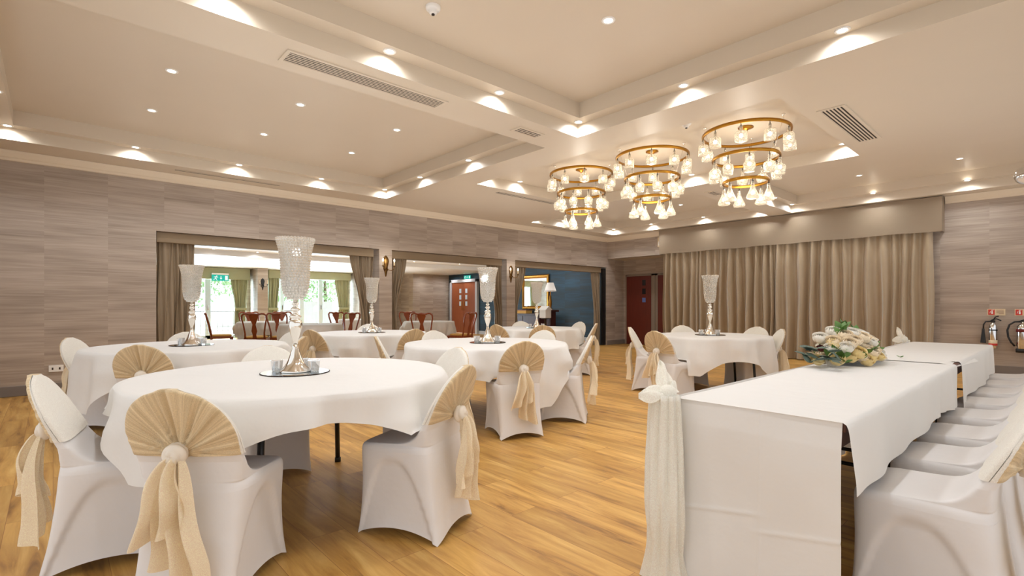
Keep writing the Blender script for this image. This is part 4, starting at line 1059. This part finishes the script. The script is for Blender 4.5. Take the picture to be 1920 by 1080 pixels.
ext_sign(.8,'small red and cream sign above the slim extinguisher'); ext_sign(.47,'small red and cream sign above the wide extinguisher at the photo border')

# ------------------------------------------------------------------ far room furniture
def make_oak():
    t=thing('dining_chair','','chair')
    g=G().box(-.22,.22,-.2,.23,.40,.445); g.build('seat_rail',M['mahogany'],t,bevel=.008)
    G().loft([square(w,z,5,6) for w,z in ((.2,.445),(.21,.455),(.205,.475),(.17,.487),(.001,.489))],cap0=False).build('seat',M['goldseat'],t)
    for s in (-1,1):
        G().tube([(s*.2,.2,.4),(s*.205,.215,.3),(s*.19,.2,.12),(s*.2,.22,.0)],[.026,.022,.016,.022],8).build('leg',M['mahogany'],t)
        G().tube([(s*.19,-.19,.42),(s*.19,-.2,.25),(s*.2,-.27,.0)],[.022,.018,.018],8).build('leg',M['mahogany'],t)
    g=G()
    for s in (-1,1): g.tube([(s*.19,-.19,.42),(s*.185,-.205,.55),(s*.205,-.235,.7),(s*.235,-.275,.86),(s*.23,-.295,.93),(s*.19,-.305,.965),(s*.13,-.305,.968)],[.02,.017,.016,.017,.02,.02,.018],8)
    g.tube([(-.14,-.305,.966),(-.07,-.31,.945),(0,-.31,.955),(.07,-.31,.945),(.14,-.305,.966)],[.018,.024,.03,.024,.018],8)
    g.build('back_frame',M['mahogany'],t)
    g=G(); P=[(.04,.44),(.035,.52),(.055,.6),(.045,.66),(.03,.74),(.06,.82),(.095,.9),(.08,.955)]
    g.loft([[(-w,-.2-.115*max(0,z-.44)/.52,z),(w,-.2-.115*max(0,z-.44)/.52,z),(w,-.215-.115*max(0,z-.44)/.52,z),(-w,-.215-.115*max(0,z-.44)/.52,z)] for w,z in P],smooth=False); g.build('splat',M['mahogany'],t)
    return t
DC=make_oak(); index(DC)
def small_table(x,y,R,lab_t,lab_c,seed):
    t=thing('side_round_table',lab_t,'table',(x,y,0),0,'far room tables')
    G().lathe([(R-.01,.715),(R,.72),(R,.745),(R-.008,.75)],48).build('tabletop',M['plywood'],t)
    G().lathe([(.25,0),(.25,.02),(.05,.06),(.035,.1),(.035,.715)],20).build('pedestal',M['black'],t)
    o=round_cloth(R,R+.28,seed,.5,seed).build('tablecloth',M['linen']); o.location=(x,y,0); tag(o,lab_c,'tablecloth','far room tablecloths')
TT=[(3.75,12.75,.62,'left of the far-room tables near the patio door'),(3.95,10.5,.6,'behind the tall front vase'),(6.3,13.2,.55,'of the far room beside the brown tied curtain'),(6.75,10.4,.6,'of the far room seen through the middle opening')]
for k,(x,y,R,l) in enumerate(TT): small_table(x,y,R,'small round table '+l,'white cloth on the small round table '+l,k+2)
OC=[(2.9,12.9,3.75,12.75,'mahogany splat-back chair side-on in front of the patio door, facing right'),(3.72,13.8,3.75,12.75,'mahogany chair beyond the left far-room table, nearest the sage curtain'),(3.25,11.75,3.75,12.75,'mahogany chair with gold seat, back turned to us, left of the tall front vase'),
    (4.3,13.65,3.75,12.75,'mahogany chair just left of the tall front vase, beyond the far-room table'),(3.72,11.45,3.95,10.5,'mahogany chair directly behind the tall front vase stem'),(4.72,10.85,3.95,10.5,'mahogany chair turned side-on right of the tall vase, left of a pair'),(5.3,11.95,5.5,11.3,'mahogany chair turned side-on right of the tall vase, right of a pair'),
    (6.85,11.35,6.75,10.4,'mahogany chair at the left in the middle opening, beyond the small table'),(6.16,9.72,6.75,10.4,'mahogany chair in the middle opening with its splat back turned to us'),(6.98,9.72,6.75,10.4,'mahogany chair with gold seat side-on in front of the far double doors')]
for k,(x,y,tx,ty,l) in enumerate(OC):
    rz=atan2(ty-y,tx-x)-pi/2
    for ax,ay,R,_ in TT:
        d=sqrt((x-ax)**2+(y-ay)**2)
        if d<R+.32: x=ax+(x-ax)/d*(R+.32); y=ay+(y-ay)/d*(R+.32)
    if k==0: DC.location=(x,y,0); DC.rotation_euler=(0,0,rz); DC['label']=l; DC['group']='mahogany chairs in the far room'
    else: dup(DC,(x,y,0),rz,l,'mahogany chairs in the far room')

# gilt mirror, sideboard, lamp on a pedestal against the navy wall
t=thing('wall_mirror','large gilt framed mirror on the navy wall','mirror',(12.49,12.5,1.6))
g=G(); w,h=.66,.6; prof=[(0,0),(-.03,.0),(-.05,.03),(-.045,.07),(-.03,.1),(-.02,.12)]
g.loft([[(d,sy*(w-o),sz*(h-o)) for d,o in prof] for sy,sz in ((-1,-1),(1,-1),(1,1),(-1,1),(-1,-1))],cap0=False,cap1=False,closed=False,smooth=False); g.build('frame',M['gold'],t)
G().add([(-.018,-w+.11,-h+.11),(-.018,w-.11,-h+.11),(-.018,w-.11,h-.11),(-.018,-w+.11,h-.11)],[(0,3,2,1)],0,False).build('glass',M['mirror'],t)
t=thing('sideboard','dark wooden sideboard below the gilt mirror','sideboard',(12.2,12.55,0))
G().box(-.25,.25,-.75,.75,.1,.82).build('carcass',M['darkwood'],t,bevel=.006); G().box(-.28,.27,-.8,.8,.82,.86).build('top',M['darkwood'],t,bevel=.006)
for y in (-.7,.7): G().box(-.24,.24,y-.04,y+.04,0,.1).build('foot',M['darkwood'],t)
for y in (-.38,.38):
    q=G().box(-.262,-.25,y-.34,y+.34,.16,.78).build('door',M['darkwood'],t,bevel=.006); G().ball((-.275,y*.2,.5),.018,10,8).build('knob',M['oldbrass'],q)
t=thing('wooden_tray','low tan wooden box on the sideboard','box',(12.1,12.75,.86))
G().box(-.15,.15,-.32,.32,0,.1).build('box',M['goldseat'],t,bevel=.01); G().box(-.16,.16,-.33,.33,.1,.125).build('lid',M['doorlight'],t,bevel=.006)
t=thing('card_box','white box with a pitched roof behind the furthest vase','box',(11.0,10.6,0))
G().lathe([(.16,0),(.16,.02),(.03,.05),(.025,.72),(.12,.74),(.12,.76)],20).build('stand',M['black'],t)
G().box(-.12,.12,-.13,.13,.76,1.0).build('body',M['white'],t,bevel=.006)
G().add([(-.15,-.16,1.0),(.15,-.16,1.0),(.15,.16,1.0),(-.15,.16,1.0),(0,-.16,1.12),(0,.16,1.12)],[(0,3,2,1),(0,1,4),(3,5,2),(1,2,5,4),(0,4,5,3)],0,False).build('roof',M['white'],t)
t=thing('pedestal','dark mahogany pedestal column under the table lamp','pedestal',(11.35,10.72,0))
G().box(-.17,.17,-.17,.17,0,.12).build('plinth',M['darkwood'],t,bevel=.01); G().box(-.12,.12,-.12,.12,.12,.94).build('shaft',M['darkwood'],t,bevel=.01); G().box(-.19,.19,-.19,.19,.94,1.0).build('top',M['darkwood'],t,bevel=.01)
for k in (-.07,0,.07): G().box(-.13,-.12,k-.015,k+.015,.16,.9).build('flute',M['darkwood'],t)
t=thing('table_lamp','table lamp with white conical shade and gilt base on the pedestal','lamp',(11.35,10.72,1.0))
G().lathe([(.001,0),(.075,0),(.075,.025),(.05,.04),(.03,.06),(.045,.16),(.05,.24),(.03,.36),(.035,.42),(.015,.45),(.012,.6)],22).build('base',M['gold'],t)
G().lathe([(.19,.57),(.1,.84)],28,cap0=False,cap1=False).build('lamp_shade',M['shade'],t)

# ------------------------------------------------------------------ light, world, camera
w=bpy.data.worlds.new('world'); bpy.context.scene.world=w; w.use_nodes=True
nt=w.node_tree; bg=nt.nodes['Background']; bg.inputs[0].default_value=(.97,.98,1,1)
tc=N(nt,'ShaderNodeTexCoord'); sx=N(nt,'ShaderNodeSeparateXYZ'); nt.links.new(tc.outputs['Generated'],sx.inputs[0])
mr=N(nt,'ShaderNodeMapRange'); mr.inputs[1].default_value=.5; mr.inputs[2].default_value=.85; mr.inputs[3].default_value=1.0; mr.inputs[4].default_value=2.2
nt.links.new(sx.outputs[1],mr.inputs[0]); nt.links.new(mr.outputs[0],bg.inputs[1])      # brighter sky over the garden side
s=bpy.data.lights.new('sun','SUN'); s.energy=7; s.angle=.02; so=bpy.data.objects.new('sun',s); C.objects.link(so); so.rotation_euler=(0,radians(42),0)

cam=bpy.data.cameras.new('camera'); cam.sensor_width=36; cam.lens=946/1920*36; cam.shift_y=32/1920; cam.clip_start=.05; cam.clip_end=300
def upward_fill(x,y,z,sx,sy,p,col=(.92,.96,1)):  # unseen area lamps facing up, added as fill to brighten the ceilings
    l=bpy.data.lights.new('upward_fill','AREA'); l.shape='RECTANGLE'; l.size=sx; l.size_y=sy; l.energy=p; l.color=col
    o=bpy.data.objects.new('upward_fill',l); C.objects.link(o); o.location=(x,y,z); o.rotation_euler=(pi,0,0)
for x in (2,6,9.8):
    for y,p in ((1.4,7),(4.2,11),(7.2,11)): upward_fill(x,y,1.95,3,2.4,p)
for x,y in ((2.5,12),(6.5,12),(10.4,12),(4.5,16.6),(8.2,16.6)): upward_fill(x,y,1.6,3.4,3.4,30,(.93,.97,1))
for x0,x1,p in ((3.4,5.0,260),(5.8,8.7,460)):
    l=bpy.data.lights.new('daylight','AREA'); l.shape='RECTANGLE'; l.size=x1-x0; l.size_y=2; l.energy=p; l.color=(.72,.88,1)
    o=bpy.data.objects.new('daylight',l); C.objects.link(o); o.location=((x0+x1)/2,YW+.3,1.1); o.rotation_euler=(-pi/2,0,0)
co=bpy.data.objects.new('camera',cam); C.objects.link(co); co.location=(0,0,1.15)
A=atan2(1040,946); co.rotation_euler=(pi/2,0,A-pi/2)
sc=bpy.context.scene; sc.camera=co
sc.view_settings.view_transform='Standard'; sc.view_settings.look='None'; sc.view_settings.exposure=.12
sc.cycles.max_bounces=8; sc.cycles.diffuse_bounces=4; sc.cycles.glossy_bounces=4; sc.cycles.transparent_max_bounces=12; sc.cycles.sample_clamp_indirect=6
